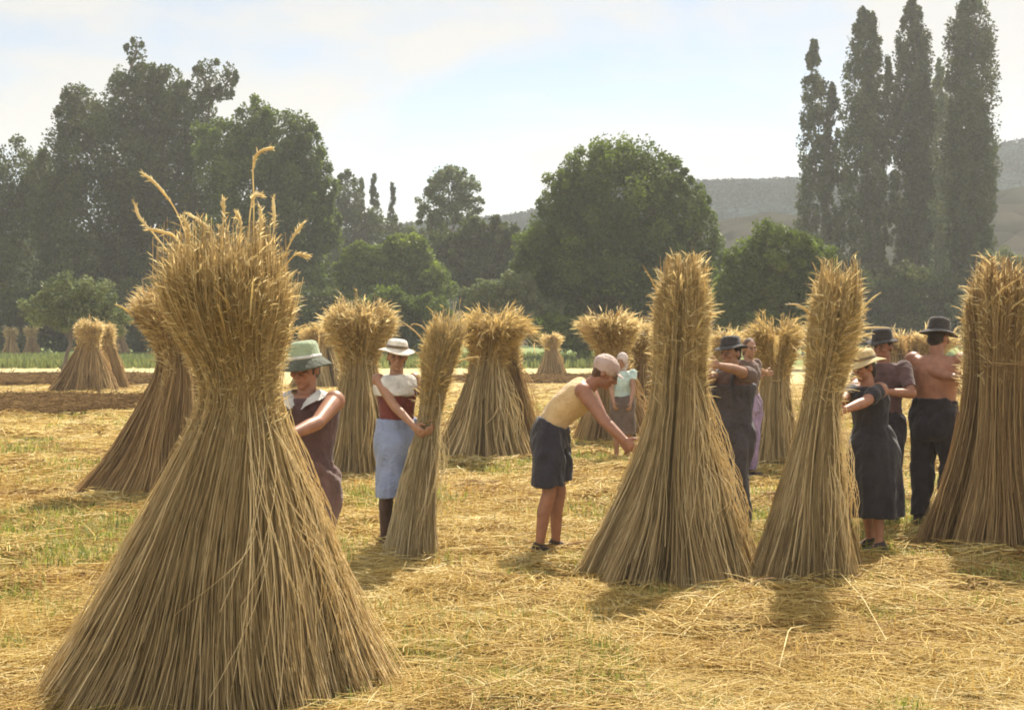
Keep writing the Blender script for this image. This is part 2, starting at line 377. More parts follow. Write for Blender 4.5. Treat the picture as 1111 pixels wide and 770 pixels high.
def column_tree(name, label, cat, px, Y, top_py, halfw, n, mat, size, group=None, stems=((0, 1.0, 1.0),), bare=.04, taper=.55, gappy=.0):
    """columnar crown (poplar, cypress): stems = (dx px, height fraction, width fraction)"""
    bx = wx(px, Y); root = thing(name, label, cat, (bx, Y, -.05), group)
    s = Y / F; P, R_, segs = [], [], []
    for dx, hf, wf in stems:
        H = (wz(top_py, Y) + .05) * hf
        nn = int(n * 1.5 * hf * wf / sum(a[1] * a[2] for a in stems))
        k = max(nn // 75, 20)
        t = RNG.random(k) ** .95 * (1 - bare) + bare
        prof = lambda t: halfw * s * wf * np.clip(1 - np.clip((t - taper) / (1.02 - taper), 0, 1) ** 2.4, 0, 1) * np.clip(.62 + t * .9, 0, 1)
        ph = RNG.random(k) * 2 * PI; rf = RNG.random(k) ** .5
        rad = prof(t) * rf * (1 + .45 * (vnoise(t * 11 + dx, ph * 1.5) - .5))
        cc = np.stack([np.cos(ph) * rad + dx * s, np.sin(ph) * rad, t * H], 1)
        cw = np.clip(prof(t) * .34, .22, 1.0) * RNG.uniform(.6, 1.3, k)
        wh = RNG.integers(0, k, nn)
        off = unit(nn) * RNG.random((nn, 1)) ** .5 * cw[wh][:, None]; off[:, 2] *= 1.9
        P.append(cc[wh] + off); R_.append(np.clip(RNG.random(k)[wh] * .6 + RNG.random(nn) * .4, 0, 1))
        top = np.array([dx * s, 0, H * .96]); r0 = .25 * wf * halfw / 25
        segs.append(((dx * s * .2, 0, -.1), top, max(r0, .05), .02))
        for j in range(26):
            tt = RNG.uniform(.12, .85); a = RNG.random() * 2 * PI
            p0 = np.array([dx * s * (.2 + .8 * tt), 0, H * tt]); w_ = float(prof(np.array(tt))) * .85
            segs.append((p0, p0 + np.array([math.cos(a) * w_, math.sin(a) * w_, H * .13]), max(.07 * wf * halfw / 25, .015), .01))
    P = np.concatenate(P); R_ = np.concatenate(R_)
    v, q = leaf_quads(P, size * .82)
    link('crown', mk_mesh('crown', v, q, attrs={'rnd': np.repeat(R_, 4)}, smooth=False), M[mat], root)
    v, q, r = limb_mesh(segs, 6)
    link('trunk', mk_mesh('trunk', v, q), M['bark'], root)
    return root

# left group of broadleaf trees
tree('broadleaf_tree', 'dark broadleaf tree at the far left edge of the wood', 'tree', 15, 112,
     [(10, 205, 50, 52), (55, 215, 40, 48), (-40, 200, 60, 60), (20, 280, 75, 70), (-60, 290, 70, 80)], 26000, 'leaf_dark', .38, 'trees along the field edge')
tree('broadleaf_tree', 'tallest dark broadleaf tree with ragged top twigs behind the big front stook', 'tree', 150, 108,
     [(88, 130, 28, 42), (78, 108, 14, 20), (150, 120, 38, 52), (148, 58, 13, 20), (160, 88, 24, 22), (182, 100, 24, 34), (205, 135, 36, 50), (224, 88, 19, 27), (248, 88, 10, 24), (120, 165, 62, 62), (195, 190, 66, 62),
      (100, 250, 66, 74), (175, 260, 70, 84), (60, 200, 30, 50), (130, 330, 80, 50)], 62000, 'leaf_dark', .34, 'trees along the field edge', clump_r=.24, trunk_r=.5)
tree('broadleaf_tree', 'rounded green broadleaf tree with bright leaves to the right of the tallest dark tree', 'tree', 290, 100,
     [(278, 135, 28, 30), (300, 160, 44, 44), (330, 170, 30, 34), (345, 205, 22, 38), (350, 245, 20, 34), (280, 200, 56, 58), (320, 240, 46, 56), (270, 285, 64, 66), (325, 315, 48, 50), (240, 170, 34, 44)], 52000, 'leaf_mid', .32, 'trees along the field edge', clump_r=.22, trunk_r=.42)
tree('broadleaf_tree', 'dark distant broadleaf tree between the bright rounded tree and the cypress spires', 'tree', 380, 135,
     [(378, 212, 20, 28), (372, 250, 32, 42), (400, 270, 40, 44), (435, 280, 34, 40), (350, 310, 50, 60), (455, 300, 40, 44), (410, 320, 60, 45)], 30000, 'leaf_dark', .4, 'trees along the field edge')
for dx, tp, hw, lb in ((393, 194, 5, 'thin dark cypress spire standing closest to the rounded broadleaf tree'), (406, 191, 6, 'thin dark cypress spire in the middle of the three spires'), (426, 196, 4.5, 'thin dark cypress spire standing nearest to the airy tree')):
    column_tree('cypress_tree', lb, 'tree', dx, 138, tp, hw, 3500, 'leaf_dark', .3, 'cypress spires', taper=.6)
tree('shrub_tree', 'yellowish green bushy tree below the dark distant tree left of centre', 'tree', 415, 92,
     [(400, 285, 36, 24), (440, 278, 34, 24), (420, 312, 52, 32), (465, 310, 28, 34), (385, 320, 30, 30)], 22000, 'leaf_light', .3, 'trees along the field edge')
tree('airy_tree', 'airy open tree with sky showing through its thin crown', 'tree', 478, 112,
     [(487, 205, 24, 22), (470, 220, 17, 17), (506, 205, 15, 19), (490, 188, 14, 12), (465, 238, 13, 14), (498, 232, 22, 18), (476, 250, 14, 16), (518, 222, 9, 9)], 6500, 'leaf_pale', .3, 'trees along the field edge', clump_r=.3, inner=.1, trunk_r=.2, per=40)
tree('broadleaf_tree', 'low dark tree between the airy tree and the great round tree', 'tree', 525, 105,
     [(490, 285, 34, 36), (522, 262, 32, 28), (548, 262, 26, 24), (530, 300, 44, 44), (565, 290, 30, 40)], 24000, 'leaf_dark', .34, 'trees along the field edge')
tree('broadleaf_tree', 'great round dome shaped green tree in the middle of the field edge', 'tree', 672, 78,
     [(672, 225, 66, 70), (618, 222, 34, 40), (632, 196, 34, 34), (668, 180, 34, 28), (712, 192, 34, 32), (735, 225, 34, 40), (758, 255, 25, 44), (598, 262, 36, 44), (585, 288, 28, 34), (660, 285, 92, 66), (730, 300, 46, 52), (620, 320, 60, 40), (690, 335, 70, 40)],
     70000, 'leaf_mid', .25, 'trees along the field edge', clump_r=.2, trunk_r=.45, depth=1)
tree('shrub_tree', 'broad low green bush tree in front of the leftmost poplar', 'tree', 845, 66,
     [(845, 282, 44, 42), (815, 300, 36, 38), (880, 295, 34, 40), (850, 325, 66, 38), (800, 330, 34, 30)], 34000, 'leaf_mid', .2, 'trees along the field edge', clump_r=.18)
tree('shrub', 'small bright green shrub between the great round tree and the broad low bush', 'shrub', 792, 84,
     [(792, 280, 14, 12), (805, 285, 14, 14), (785, 300, 18, 22)], 7000, 'leaf_light', .24, 'shrubs along the field edge')
# poplars
PG = 'row of tall poplars'
column_tree('poplar_tree', 'shortest poplar with a forked gappy crown standing leftmost in the poplar row', 'tree', 890, 112, 45, 17, 20000, 'leaf_poplar', .32, PG, stems=((-7, 1, 1.0), (13, .86, .8)), taper=.62)
column_tree('poplar_tree', 'tall poplar with a notched tip standing second from the left in the poplar row', 'tree', 940, 110, 12, 23, 36000, 'leaf_poplar', .32, PG, stems=((-3, 1, 1.0), (7, .99, .5), (24, .86, .4)), taper=.7)
column_tree('poplar_tree', 'slim pointed tall poplar in the middle of the poplar row', 'tree', 990, 111, 0, 23, 36000, 'leaf_poplar', .32, PG, stems=((0, 1, 1.0), (8, .9, .6)), taper=.66)
column_tree('poplar_tree', 'shorter paler poplar half hidden between the two tallest poplars', 'tree', 1020, 122, 66, 19, 15000, 'leaf_pale', .34, PG, stems=((0, 1, 1.0),), taper=.6)
column_tree('poplar_tree', 'tallest and broadest poplar standing rightmost in the poplar row', 'tree', 1052, 108, -14, 28, 46000, 'leaf_poplar', .32, PG, stems=((0, 1, 1.0), (-8, .93, .6), (10, .72, .6)), taper=.7)
for args in (
    ('dark green shrub at the foot of the two leftmost poplars', 925, 96, [(915, 320, 34, 40), (945, 335, 40, 40)], 12000, 'leaf_dark', .26),
    ('dark green shrub at the foot of the slim pointed poplar', 995, 94, [(985, 330, 42, 44), (1020, 340, 38, 40)], 12000, 'leaf_dark', .26),
    ('grey green shrub below the broadest poplar', 1090, 92, [(1085, 310, 34, 40), (1120, 320, 50, 46), (1075, 345, 50, 36)], 14000, 'leaf_pale', .26),
    ('loose pale green shrub below the low dark tree left of the great round tree', 545, 74, [(530, 322, 28, 20), (560, 318, 26, 24), (545, 345, 42, 24), (585, 345, 32, 24)], 16000, 'leaf_pale', .2),
    ('low leafy shrub under the edge of the great round tree', 625, 70, [(600, 360, 30, 20), (635, 365, 34, 20), (665, 362, 30, 18)], 12000, 'leaf_light', .18),
    ('dark shrub behind the mushroom shaped stook left of centre', 440, 82, [(425, 342, 38, 30), (462, 345, 34, 26), (445, 360, 46, 22)], 12000, 'leaf_mid', .22),
    ('dark shrub behind the stook with the two tufted heads', 350, 86, [(345, 350, 46, 36), (390, 350, 40, 30)], 12000, 'leaf_dark', .25),
    ('dark hedge shrub behind the large front stook', 230, 92, [(215, 345, 60, 44), (270, 345, 50, 40), (300, 340, 40, 44)], 16000, 'leaf_dark', .28),
    ('dark hedge shrub behind the small pale tree', 90, 100, [(70, 345, 70, 38), (150, 345, 60, 42), (20, 350, 60, 34)], 16000, 'leaf_dark', .3),
    ('dark green shrub behind the right side of the great round tree', 745, 88, [(740, 345, 48, 36), (780, 348, 40, 30)], 12000, 'leaf_dark', .24),
    ('dark green shrub behind the broad low bush tree', 870, 98, [(870, 345, 60, 32), (830, 350, 50, 28)], 12000, 'leaf_dark', .26),
):
    lb, px_, Y_, bl, n_, mt, sz = args
    tree('shrub', lb, 'shrub', px_, Y_, bl, n_, mt, sz, 'shrubs along the field edge', trunk_r=.09)
tree('small_tree', 'small pale green tree with a thin trunk beside the distant pair of stooks', 'tree', 68, 62,
     [(72, 318, 30, 20), (104, 322, 26, 24), (45, 338, 28, 18), (88, 346, 40, 20), (120, 345, 22, 18)], 7000, 'leaf_pale', .17, 'trees along the field edge', clump_r=.26, trunk_r=.1, inner=.2, per=50)

def woods(Y, prof, n, size, mat, name):
    px = RNG.uniform(prof[0][0], prof[-1][0], n // 80)
    py = np.interp(px, [p[0] for p in prof], [p[1] for p in prof])
    ht = wz(py, Y) * RNG.uniform(.1, 1, len(px)) ** .6
    c = np.stack([wx(px, Y), Y + RNG.uniform(-6, 10, len(px)), ht], 1)
    wh = RNG.integers(0, len(px), n)
    p = c[wh] + unit(n) * RNG.random((n, 1)) ** .45 * (Y * .012)
    p[:, 2] = np.maximum(p[:, 2], .1)
    v, q = leaf_quads(p, size)
    r = np.clip(RNG.random(len(px))[wh] * .6 + RNG.random(n) * .4, 0, 1)
    o = link(name, mk_mesh(name, v, q, attrs={'rnd': np.repeat(r, 4)}, smooth=False), M[mat]); o['kind'] = 'stuff'
woods(165, [(-250, 240), (0, 250), (330, 280), (450, 285), (560, 290), (600, 300), (760, 300), (800, 318), (1111, 310), (1400, 280)], 90000, .6, 'leaf_dark', 'woods')
def hill_woods():
    n = 130000; k = 5000
    px = RNG.uniform(118, 185, k); X = np.interp(px, np.arange(len(FX)), FX); H = np.interp(px, np.arange(len(FX)), FH)
    t = -RNG.random(k) ** 2 * .8
    c = np.stack([X, 360 + 110 * t, H * (1 - np.abs(t) ** 1.6)], 1)
    wh = RNG.integers(0, k, n); p = c[wh] + unit(n) * RNG.random((n, 1)) ** .45 * np.array([3.2, 3.2, 1.9])
    v, q = leaf_quads(p, .9)
    o = link('hill_woods', mk_mesh('hill_woods', v, q, attrs={'rnd': np.repeat(RNG.random(n), 4)}, smooth=False), M['leaf_hill']); o['kind'] = 'stuff'
hill_woods()

# ------------------------------------------------------------------ stooks
def stook_parts(root, H, prof, n, sw, cx=None, seed=0, tilt=None, mat='straw', hmat='head', head_z=.84, fuzz=1500, fuzz_len=.07, plumes=25, droop=.0, waist=None, spread=.06, bundles=36, squash=1.0, fmin=.5, plume_len=.2, phi0=0.0, off=(0, 0), strays=0, long=None):
    """H total height; prof [(z fraction, radius)]; cx [(z fraction, dx, dy)] centre line; adds stalks, seed_head, twine to root"""
    rng = np.random.default_rng(seed)
    cz = np.array([c[0] for c in (cx or [(0, 0, 0), (1, 0, 0)])]); cdx = np.array([c[1] for c in (cx or [(0, 0, 0), (1, 0, 0)])]); cdy = np.array([c[2] for c in (cx or [(0, 0, 0), (1, 0, 0)])])
    pz = np.array([p[0] for p in prof]); pr = np.array([p[1] for p in prof])
    def sm(t, xs, ys):                                       # smoothed interpolation
        return (np.interp(t - .04, xs, ys) + np.interp(t, xs, ys) * 2 + np.interp(t + .04, xs, ys)) / 4
    def centre(t): return np.stack([sm(t, cz, cdx) + off[0], sm(t, cz, cdy) + off[1]], -1)
    K = 12; n = int(n * 1.7); sw = sw * .74; fuzz = int(fuzz * 3)
    # grouped stalks
    b_phi = rng.random(bundles) * 2 * PI; b_col = rng.normal(0, .13, bundles); b_f = rng.normal(0, .075, bundles); b_h = rng.normal(0, .04, bundles)
    bi = rng.integers(0, bundles, n)
    phi = b_phi[bi] + rng.normal(0, 1.3 * PI / bundles * 1.1, n) + phi0
    f = np.clip(fmin + (1.02 - fmin) * rng.random(n) ** .55 + b_f[bi], .2, 1.12)
    h = np.clip(1 + b_h[bi] + rng.normal(0, .06, n) - .03 - .13 * f ** 3, .68, 1.1)
    z0 = np.where(rng.random(n) < .12, rng.uniform(0, .25, n), 0.0)
    t = z0[:, None] + (h - z0)[:, None] * np.linspace(0, 1, K)[None, :]
    tw = rng.normal(0, .10, n)[:, None]
    ph = phi[:, None] + tw * (t - .5) + .05 * np.sin(t * 7 + phi[:, None] * 3)
    R = f[:, None] * sm(np.clip(t, 0, 1.1), pz, pr)
    R = R * (1 + rng.normal(0, spread, (n, 1)) * np.clip(t * 1.2 - .3, 0, 1) + rng.normal(0, spread * .5, (n, 1)) + rng.normal(0, .07, (n, 1)) * np.clip(1 - t * 3, 0, 1))
    R = R * (1 + (.07 * np.sin(2 * phi + seed) + .05 * np.sin(3 * phi + 2.1 * seed) + .05 * np.sin(5 * phi + seed * .7))[:, None] * (1 - .5 * np.clip(t, 0, 1)))
    wv = rng.uniform(0, 2 * PI, (n, 1)); R = R + np.sin(t * rng.uniform(3, 9, (n, 1)) + wv) * np.abs(rng.normal(0, .012, (n, 1))) * np.clip(t * 4, 0, 1)
    R = R * .93; z = t * H
    if droop:
        k = np.clip((t - head_z + .06) / (1 - head_z + .06), 0, 1.4)
        amt = np.abs(rng.normal(droop, droop * .5, (n, 1)))
        R = R + amt * .8 * k ** 2; z = z - amt * k ** 2.6 * .9
    c = centre(t)
    P = np.stack([c[..., 0] + np.cos(ph) * R, c[..., 1] + np.sin(ph) * R * squash, z], -1)
    P += rng.normal(0, .004, P.shape)
    rad = sw * rng.uniform(.6, 1.35, n)[:, None] * np.linspace(1.15, .6, K)[None, :]
    col = np.clip(.45 + b_col[bi] + rng.normal(0, .24, n), 0, 1)
    bright = rng.random(n) < .09; col[bright] = rng.uniform(.85, 1, bright.sum())
    parts = [tubes(P, rad, 3, col)]
    # inner mass of stalks
    kz = np.linspace(0, .9, 14); a = np.linspace(0, 2 * PI, 40, endpoint=False)
    rr = sm(kz, pz, pr) * .60; cc = centre(kz)
    wob = 1 + .10 * np.sin(a * 9 + seed) + .07 * np.sin(a * 17 + 2)
    v = np.stack([cc[:, 0:1] + np.cos(a) * rr[:, None] * wob, cc[:, 1:2] + np.sin(a) * rr[:, None] * squash * wob, np.repeat((kz * H)[:, None], 40, 1)], -1)
    idx = np.arange(14 * 40).reshape(14, 40)
    q = np.stack([idx[:-1], np.roll(idx[:-1], -1, 1), np.roll(idx[1:], -1, 1), idx[1:]], -1).reshape(-1, 4)
    parts.append((v.reshape(-1, 3), q, np.tile(.40 + .2 * np.sin(a * 23), 14)))
    strays = strays or int(n / 130)
    if strays:                                               # slack stalks hanging off the side
        m = strays; ps = rng.uniform(-.9, .9, m) - .3; tt = np.linspace(0, 1, 8)[None, :]
        zt = rng.uniform(.35, .7, m)[:, None]; z1 = rng.uniform(.0, .3, m)[:, None]
        tz = zt + (z1 - zt) * tt; c = centre(tz)
        Rr = sm(tz, pz, pr) * 1.02 + .12 * np.sin(tt * PI * rng.uniform(.7, 1.6, (m, 1))) * rng.uniform(.2, 1, (m, 1))
        pp = ps[:, None] + tt * rng.normal(.0, .25, (m, 1))
        parts.append(tubes(np.stack([c[..., 0] + np.cos(pp) * Rr, c[..., 1] + np.sin(pp) * Rr * squash, tz * H], -1), np.full((m, 8), sw * .8), 3, rng.uniform(.7, 1, m)))
    v, q, r = join(parts)
    link('stalks', mk_mesh('stalks', v, q, attrs={'rnd': r}), M[mat], root)
    # seed head: plumes on the upper stalks
    hp = []
    i = rng.integers(0, n, fuzz)
    u = 1 - rng.random(fuzz) ** 1.5 * (1 - head_z) * 1.5
    ji = np.clip(u, 0, 1) * (K - 1); j0 = np.clip(np.floor(ji).astype(int), 0, K - 2); fr = (ji - j0)[:, None]
    base = P[i, j0] * (1 - fr) + P[i, j0 + 1] * fr
    dr = P[i, j0 + 1] - P[i, j0]; dr /= np.linalg.norm(dr, axis=1, keepdims=True) + 1e-9
    outw = np.stack([np.cos(phi[i]), np.sin(phi[i]), np.zeros(fuzz)], 1)
    d = dr * .9 + outw * rng.uniform(0, .9, (fuzz, 1)) + rng.normal(0, .45, (fuzz, 3)); d /= np.linalg.norm(d, axis=1, keepdims=True)
    ln = fuzz_len * rng.uniform(.35, 1.3, fuzz)
    tt = np.linspace(0, 1, 4)
    path = base[:, None, :] + d[:, None, :] * (ln[:, None] * tt[None, :])[..., None]
    sag = outw * .35; sag[:, 2] = -.35
    path += sag[:, None, :] * (ln[:, None] * tt[None, :] ** 2 * rng.uniform(0, .9, (fuzz, 1)))[..., None]
    side = np.cross(d, rng.normal(size=(fuzz, 3))); side /= np.linalg.norm(side, axis=1, keepdims=True) + 1e-9
    wd = (sw * 1.5 * rng.uniform(.6, 1.4, fuzz))[:, None] * np.array([.8, 1.2, .9, .25])[None, :]
    hp.append(ribbons(path, wd, side, rng.random(fuzz)))
    if plumes:
        m = plumes; i = rng.integers(0, n, m); K2 = 9; tt = np.linspace(0, 1, K2)
        base = P[i, -2]; dr = P[i, -1] - P[i, -3]; dr /= np.linalg.norm(dr, axis=1, keepdims=True)
        outw = np.stack([np.cos(phi[i]), np.sin(phi[i]), np.zeros(m)], 1)
        ln = plume_len * rng.uniform(.4, 1.2, m) * np.where(rng.random(m) < .14, 2.0, 1)
        d = dr + outw * rng.uniform(-.1, .5, (m, 1)); d /= np.linalg.norm(d, axis=1, keepdims=True)
        bend = rng.normal(0, .5, (m, 3)); bend[:, 2] = -np.abs(bend[:, 2]) * 1.1
        path = base[:, None, :] + d[:, None, :] * (ln[:, None] * tt)[..., None] + bend[:, None, :] * (ln[:, None] * tt ** 2.2 * .6)[..., None]
        rad = (sw * rng.uniform(1.2, 2.6, m))[:, None] * np.array([.8, 1, 1.1, 1.2, 1.2, 1.1, 1, .8, .3])[None, :]
        hp.append(tubes(path, rad, 4, rng.uniform(.35, 1, m)))
        # hairs along each plume
        hh = 26; tb = rng.random((m, hh)) * (K2 - 1.01); j0 = tb.astype(int); fr = (tb - j0)[..., None]
        mi = np.arange(m)[:, None]
        hb = (path[mi, j0] * (1 - fr) + path[mi, j0 + 1] * fr).reshape(-1, 3)
        hd = (path[mi, j0 + 1] - path[mi, j0]).reshape(-1, 3); hd /= np.linalg.norm(hd, axis=1, keepdims=True) + 1e-9
        hd = hd + rng.normal(0, .55, hd.shape); hd /= np.linalg.norm(hd, axis=1, keepdims=True)
        hl = sw * rng.uniform(5, 11, len(hb)); t3 = np.array([0, .5, 1.0])
        hpa = hb[:, None, :] + hd[:, None, :] * (hl[:, None] * t3)[..., None]
        sd_ = np.cross(hd, rng.normal(size=hd.shape)); sd_ /= np.linalg.norm(sd_, axis=1, keepdims=True)
        hp.append(ribbons(hpa, (sw * 1.0) * np.ones((len(hb), 1)) * np.array([[1, .9, .2]]), sd_, np.repeat(rng.uniform(.3, 1, m), hh)))
    if long:                                                 # a few long ears that stand clear of the head
        base0 = np.array(root.location)
        for pts, dep in long:
            K3 = 14; tk = np.linspace(0, 1, len(pts)); t3 = np.linspace(0, 1, K3); Yr = base0[1] + dep
            pp = np.array([wp(a_, b_, Yr) for a_, b_ in pts]) - base0
            pa = np.stack([np.interp(t3, tk, pp[:, i_]) for i_ in range(3)], 1)
            pa[1:-1] = (pa[:-2] + pa[1:-1] * 2 + pa[2:]) / 4; pa[1:-1] = (pa[:-2] + pa[1:-1] * 2 + pa[2:]) / 4
            hp.append(tubes(pa[None], np.interp(t3, [0, .45, .6, .9, 1], [.003, .0035, .0075, .008, .003])[None], 5, np.array([rng.uniform(.5, 1)])))
            hn = 60; tb = rng.uniform(.42, .999, hn) * (K3 - 1.01); j0 = tb.astype(int); hb = pa[j0] + (pa[j0 + 1] - pa[j0]) * (tb - j0)[:, None]
            hd = pa[j0 + 1] - pa[j0]; hd /= np.linalg.norm(hd, axis=1, keepdims=True) + 1e-9; hd = hd + rng.normal(0, .4, hd.shape); hd /= np.linalg.norm(hd, axis=1, keepdims=True)
            sd_ = np.cross(hd, rng.normal(size=hd.shape)); sd_ /= np.linalg.norm(sd_, axis=1, keepdims=True)
            hp.append(ribbons(hb[:, None, :] + hd[:, None, :] * (rng.uniform(.015, .04, hn)[:, None] * np.array([0, .5, 1.0]))[..., None], .005 * np.ones((hn, 1)) * np.array([[1, .9, .2]]), sd_, rng.uniform(.4, 1, hn)))
    v, q, r = join(hp)
    link('seed_head', mk_mesh('seed_head', v, q, attrs={'rnd': r}), M[hmat], root)
    if waist:
        a = np.linspace(0, 2 * PI, 49); c = centre(np.array([waist]))[0]; rw = float(sm(np.array([waist]), pz, pr)[0]) * 1.0
        tp = []
        for k in range(3):
            zz = waist * H + (k - 1) * .012 + .01 * np.sin(a * 3 + k * 2)
            rr = rw * (1.0 + .02 * np.sin(a * 7 + k))
            tp.append(np.stack([c[0] + np.cos(a) * rr, c[1] + np.sin(a) * rr * squash, zz], -1))
        v, q, r = tubes(np.array(tp), np.full((3, 49), sw * 1.1), 5, np.array([.4, .55, .5]))
        link('twine', mk_mesh('twine', v, q, attrs={'rnd': r}), M[mat], root)

SG = 'stooks of cut stalks'
FEET = []
def stook(label, px, Y, H, prof, group=SG, **kw):
    if Y < 20: FEET.append((wx(px, Y), Y, prof[0][1] * .93))
    x = wx(px, Y); root = thing('stook', label, 'stook', (x, Y, float(gz(x, Y)) - .01), group)
    stook_parts(root, H, prof, **kw); return root

FLARE = [(0, .77), (.10, .665), (.27, .525), (.47, .335), (.61, .215), (.70, .145), (.77, .17), (.86, .265), (.94, .33), (1.0, .31)]
stook('largest stook standing in front with a wide bristling head and long stray plumes', 232, 6.75, 2.04, FLARE,
      n=9500, sw=.0029, cx=[(0, 0, 0), (.3, .05, 0), (.71, .135, 0), (.87, .07, 0), (1, .05, 0)], seed=1, fuzz=14000, fuzz_len=.055, plumes=60, plume_len=.17, head_z=.83, waist=.71, bundles=90, spread=.08, strays=70,
      long=[([(212, 285), (192, 228), (172, 202), (154, 187)], .1), ([(195, 290), (166, 252), (150, 236), (146, 220)], 0), ([(280, 290), (284, 245), (282, 224)], -.1), ([(268, 285), (271, 230), (275, 211), (284, 213)], .1),
            ([(292, 290), (298, 240), (296, 214)], .15), ([(300, 295), (318, 257), (329, 242)], 0), ([(240, 280), (243, 235), (242, 216)], -.05), ([(232, 285), (228, 248), (206, 233)], -.15), ([(274, 285), (276, 215), (273, 176), (282, 163), (297, 161)], .2),
            ([(215, 290), (190, 255), (160, 248)], -.2), ([(300, 300), (320, 275), (332, 278)], -.1), ([(255, 285), (262, 245), (258, 232)], .1), ([(205, 285), (205, 250), (198, 236)], 0)])
stook('brown shaded stook standing partly hidden behind the largest front stook', 178, 15.0, 2.13,
      [(0, .84), (.2, .58), (.45, .35), (.62, .21), (.72, .165), (.84, .32), (.93, .36), (1, .30)], n=2600, sw=.0062, seed=2, mat='straw_brown', fuzz=2600, fuzz_len=.1, plumes=30, droop=.10, waist=.68,
      cx=[(0, 0, 0), (.6, .16, 0), (1, .02, 0)], strays=10)
MUSH = [(0, .62), (.2, .48), (.45, .34), (.62, .25), (.70, .235), (.80, .33), (.92, .40), (1, .34)]
stook('stook with two brown tufted heads between the green hat and the white hat', 390, 17.1, 2.06,
      [(0, .52), (.3, .36), (.55, .235), (.66, .185), (.73, .20), (.83, .35), (.92, .40), (1, .32)], n=2400, sw=.007, seed=3, fuzz=3600, fuzz_len=.11, plumes=50, droop=.11, waist=.67, mat='straw', cx=[(0, 0, 0), (.7, 0, 0), (1, 0, 0)])
stook('mushroom headed stook with a second sheaf leaning on its right flank', 524, 19.1, 1.96,
      [(0, .68), (.25, .46), (.5, .295), (.68, .185), (.75, .19), (.85, .36), (.94, .43), (1, .35)], n=2600, sw=.0075, seed=4, fuzz=3800, fuzz_len=.13, plumes=45, droop=.15, waist=.68, hmat='head_pale', cx=[(0, 0, 0), (.7, .08, 0), (1, .16, 0)])
stook('slim sheaf leaning against the right flank of the mushroom headed stook', 570, 19.4, 1.95,
      [(0, .22), (.3, .19), (.6, .15), (.8, .16), (.92, .24), (1, .22)], n=900, sw=.0075, seed=5, mat='straw_brown', fuzz=1200, fuzz_len=.12, plumes=14, droop=.10, cx=[(0, .06, 0), (.4, -.1, -.05), (.75, -.26, -.1), (1, -.32, -.12)], waist=.72)
stook('tall column shaped stook that the bending worker is binding', 728, 10.0, 2.02,
      [(0, .64), (.15, .50), (.3, .365), (.45, .25), (.58, .19), (.68, .175), (.8, .172), (.92, .185), (1, .18)], n=5600, sw=.004, seed=6, mat='straw', fuzz=4200, fuzz_len=.08, plumes=46, plume_len=.17, head_z=.86, waist=.8, bundles=50, cx=[(0, 0, 0), (.5, .05, 0), (1, .09, 0)])
stook('leaning column shaped stook in front of the woman in the black dress', 873, 9.7, 2.02,
      [(0, .37), (.2, .265), (.39, .17), (.6, .105), (.72, .11), (.86, .155), (.95, .175), (1, .165)], n=4600, sw=.004, seed=7, mat='straw', fuzz=3600, fuzz_len=.08, plumes=44, plume_len=.2, head_z=.86, waist=.66, bundles=44, cx=[(0, -.01, 0), (.39, .05, 0), (.62, .11, 0), (.88, .20, 0), (1, .23, 0)])
stook('broad stook at the right edge beside the shirtless man', 1084, 11.1, 2.08,
      [(0, .52), (.15, .43), (.3, .345), (.5, .265), (.66, .235), (.78, .24), (.88, .26), (.96, .28), (1, .26)], n=5200, sw=.0042, seed=8, mat='straw_brown', fuzz=3800, fuzz_len=.085, plumes=50, plume_len=.24, head_z=.85, waist=.7, bundles=46, cx=[(0, 0, 0), (1, .03, 0)])
stook('stook with a round tufted head behind the white headscarf', 664, 22, 2.0,
      [(0, .62), (.3, .41), (.6, .24), (.71, .19), (.83, .37), (.94, .42), (1, .32)], n=1900, sw=.008, seed=9, mat='straw_brown', fuzz=2800, fuzz_len=.13, plumes=24, droop=.12, waist=.7, cx=[(0, .06, 0), (.7, .0, 0), (1, -.08, 0)])
stook('stook with a drooping head just right of the round tufted one', 690, 24, 1.86,
      [(0, .5), (.4, .34), (.68, .25), (.84, .36), (.95, .4), (1, .3)], n=1500, sw=.0085, seed=10, mat='straw_brown', fuzz=2200, fuzz_len=.13, plumes=18, droop=.14, waist=.68)
stook('pale topped slim stook in the gap between the two column shaped stooks', 838, 17.6, 1.86,
      [(0, .36), (.3, .26), (.55, .17), (.66, .16), (.8, .24), (.92, .32), (1, .26)], n=1500, sw=.0068, seed=11, hmat='head_pale', fuzz=2400, fuzz_len=.11, plumes=26, droop=.12, waist=.6, cx=[(0, .02, 0), (1, .04, 0)])
stook('stook with low tufted head behind the dark hat of the man in overalls', 785, 30, 1.78,
      [(0, .6), (.4, .4), (.68, .27), (.84, .42), (.95, .5), (1, .4)], n=1200, sw=.011, seed=12, fuzz=2000, fuzz_len=.16, plumes=16, droop=.2, hmat='head', waist=.68)
stook('wide stook in the gap behind the shirtless man', 990, 38, 1.78,
      [(0, 1.15), (.4, .85), (.65, .7), (.8, .95), (.93, 1.05), (1, .8)], n=1900, sw=.013, seed=13, mat='straw_brown', fuzz=3000, fuzz_len=.2, plumes=24, droop=.2, waist=.65)
stook('distant dark stook left of the front stooks, the larger of its pair', 94, 41.5, 2.02,
      [(0, .92), (.3, .62), (.6, .32), (.74, .25), (.86, .32), (.95, .35), (1, .25)], n=1400, sw=.013, seed=14, mat='straw_brown', fuzz=1500, fuzz_len=.16, plumes=10, droop=.08, waist=.74, cx=[(0, 0, 0), (1, .12, 0)])
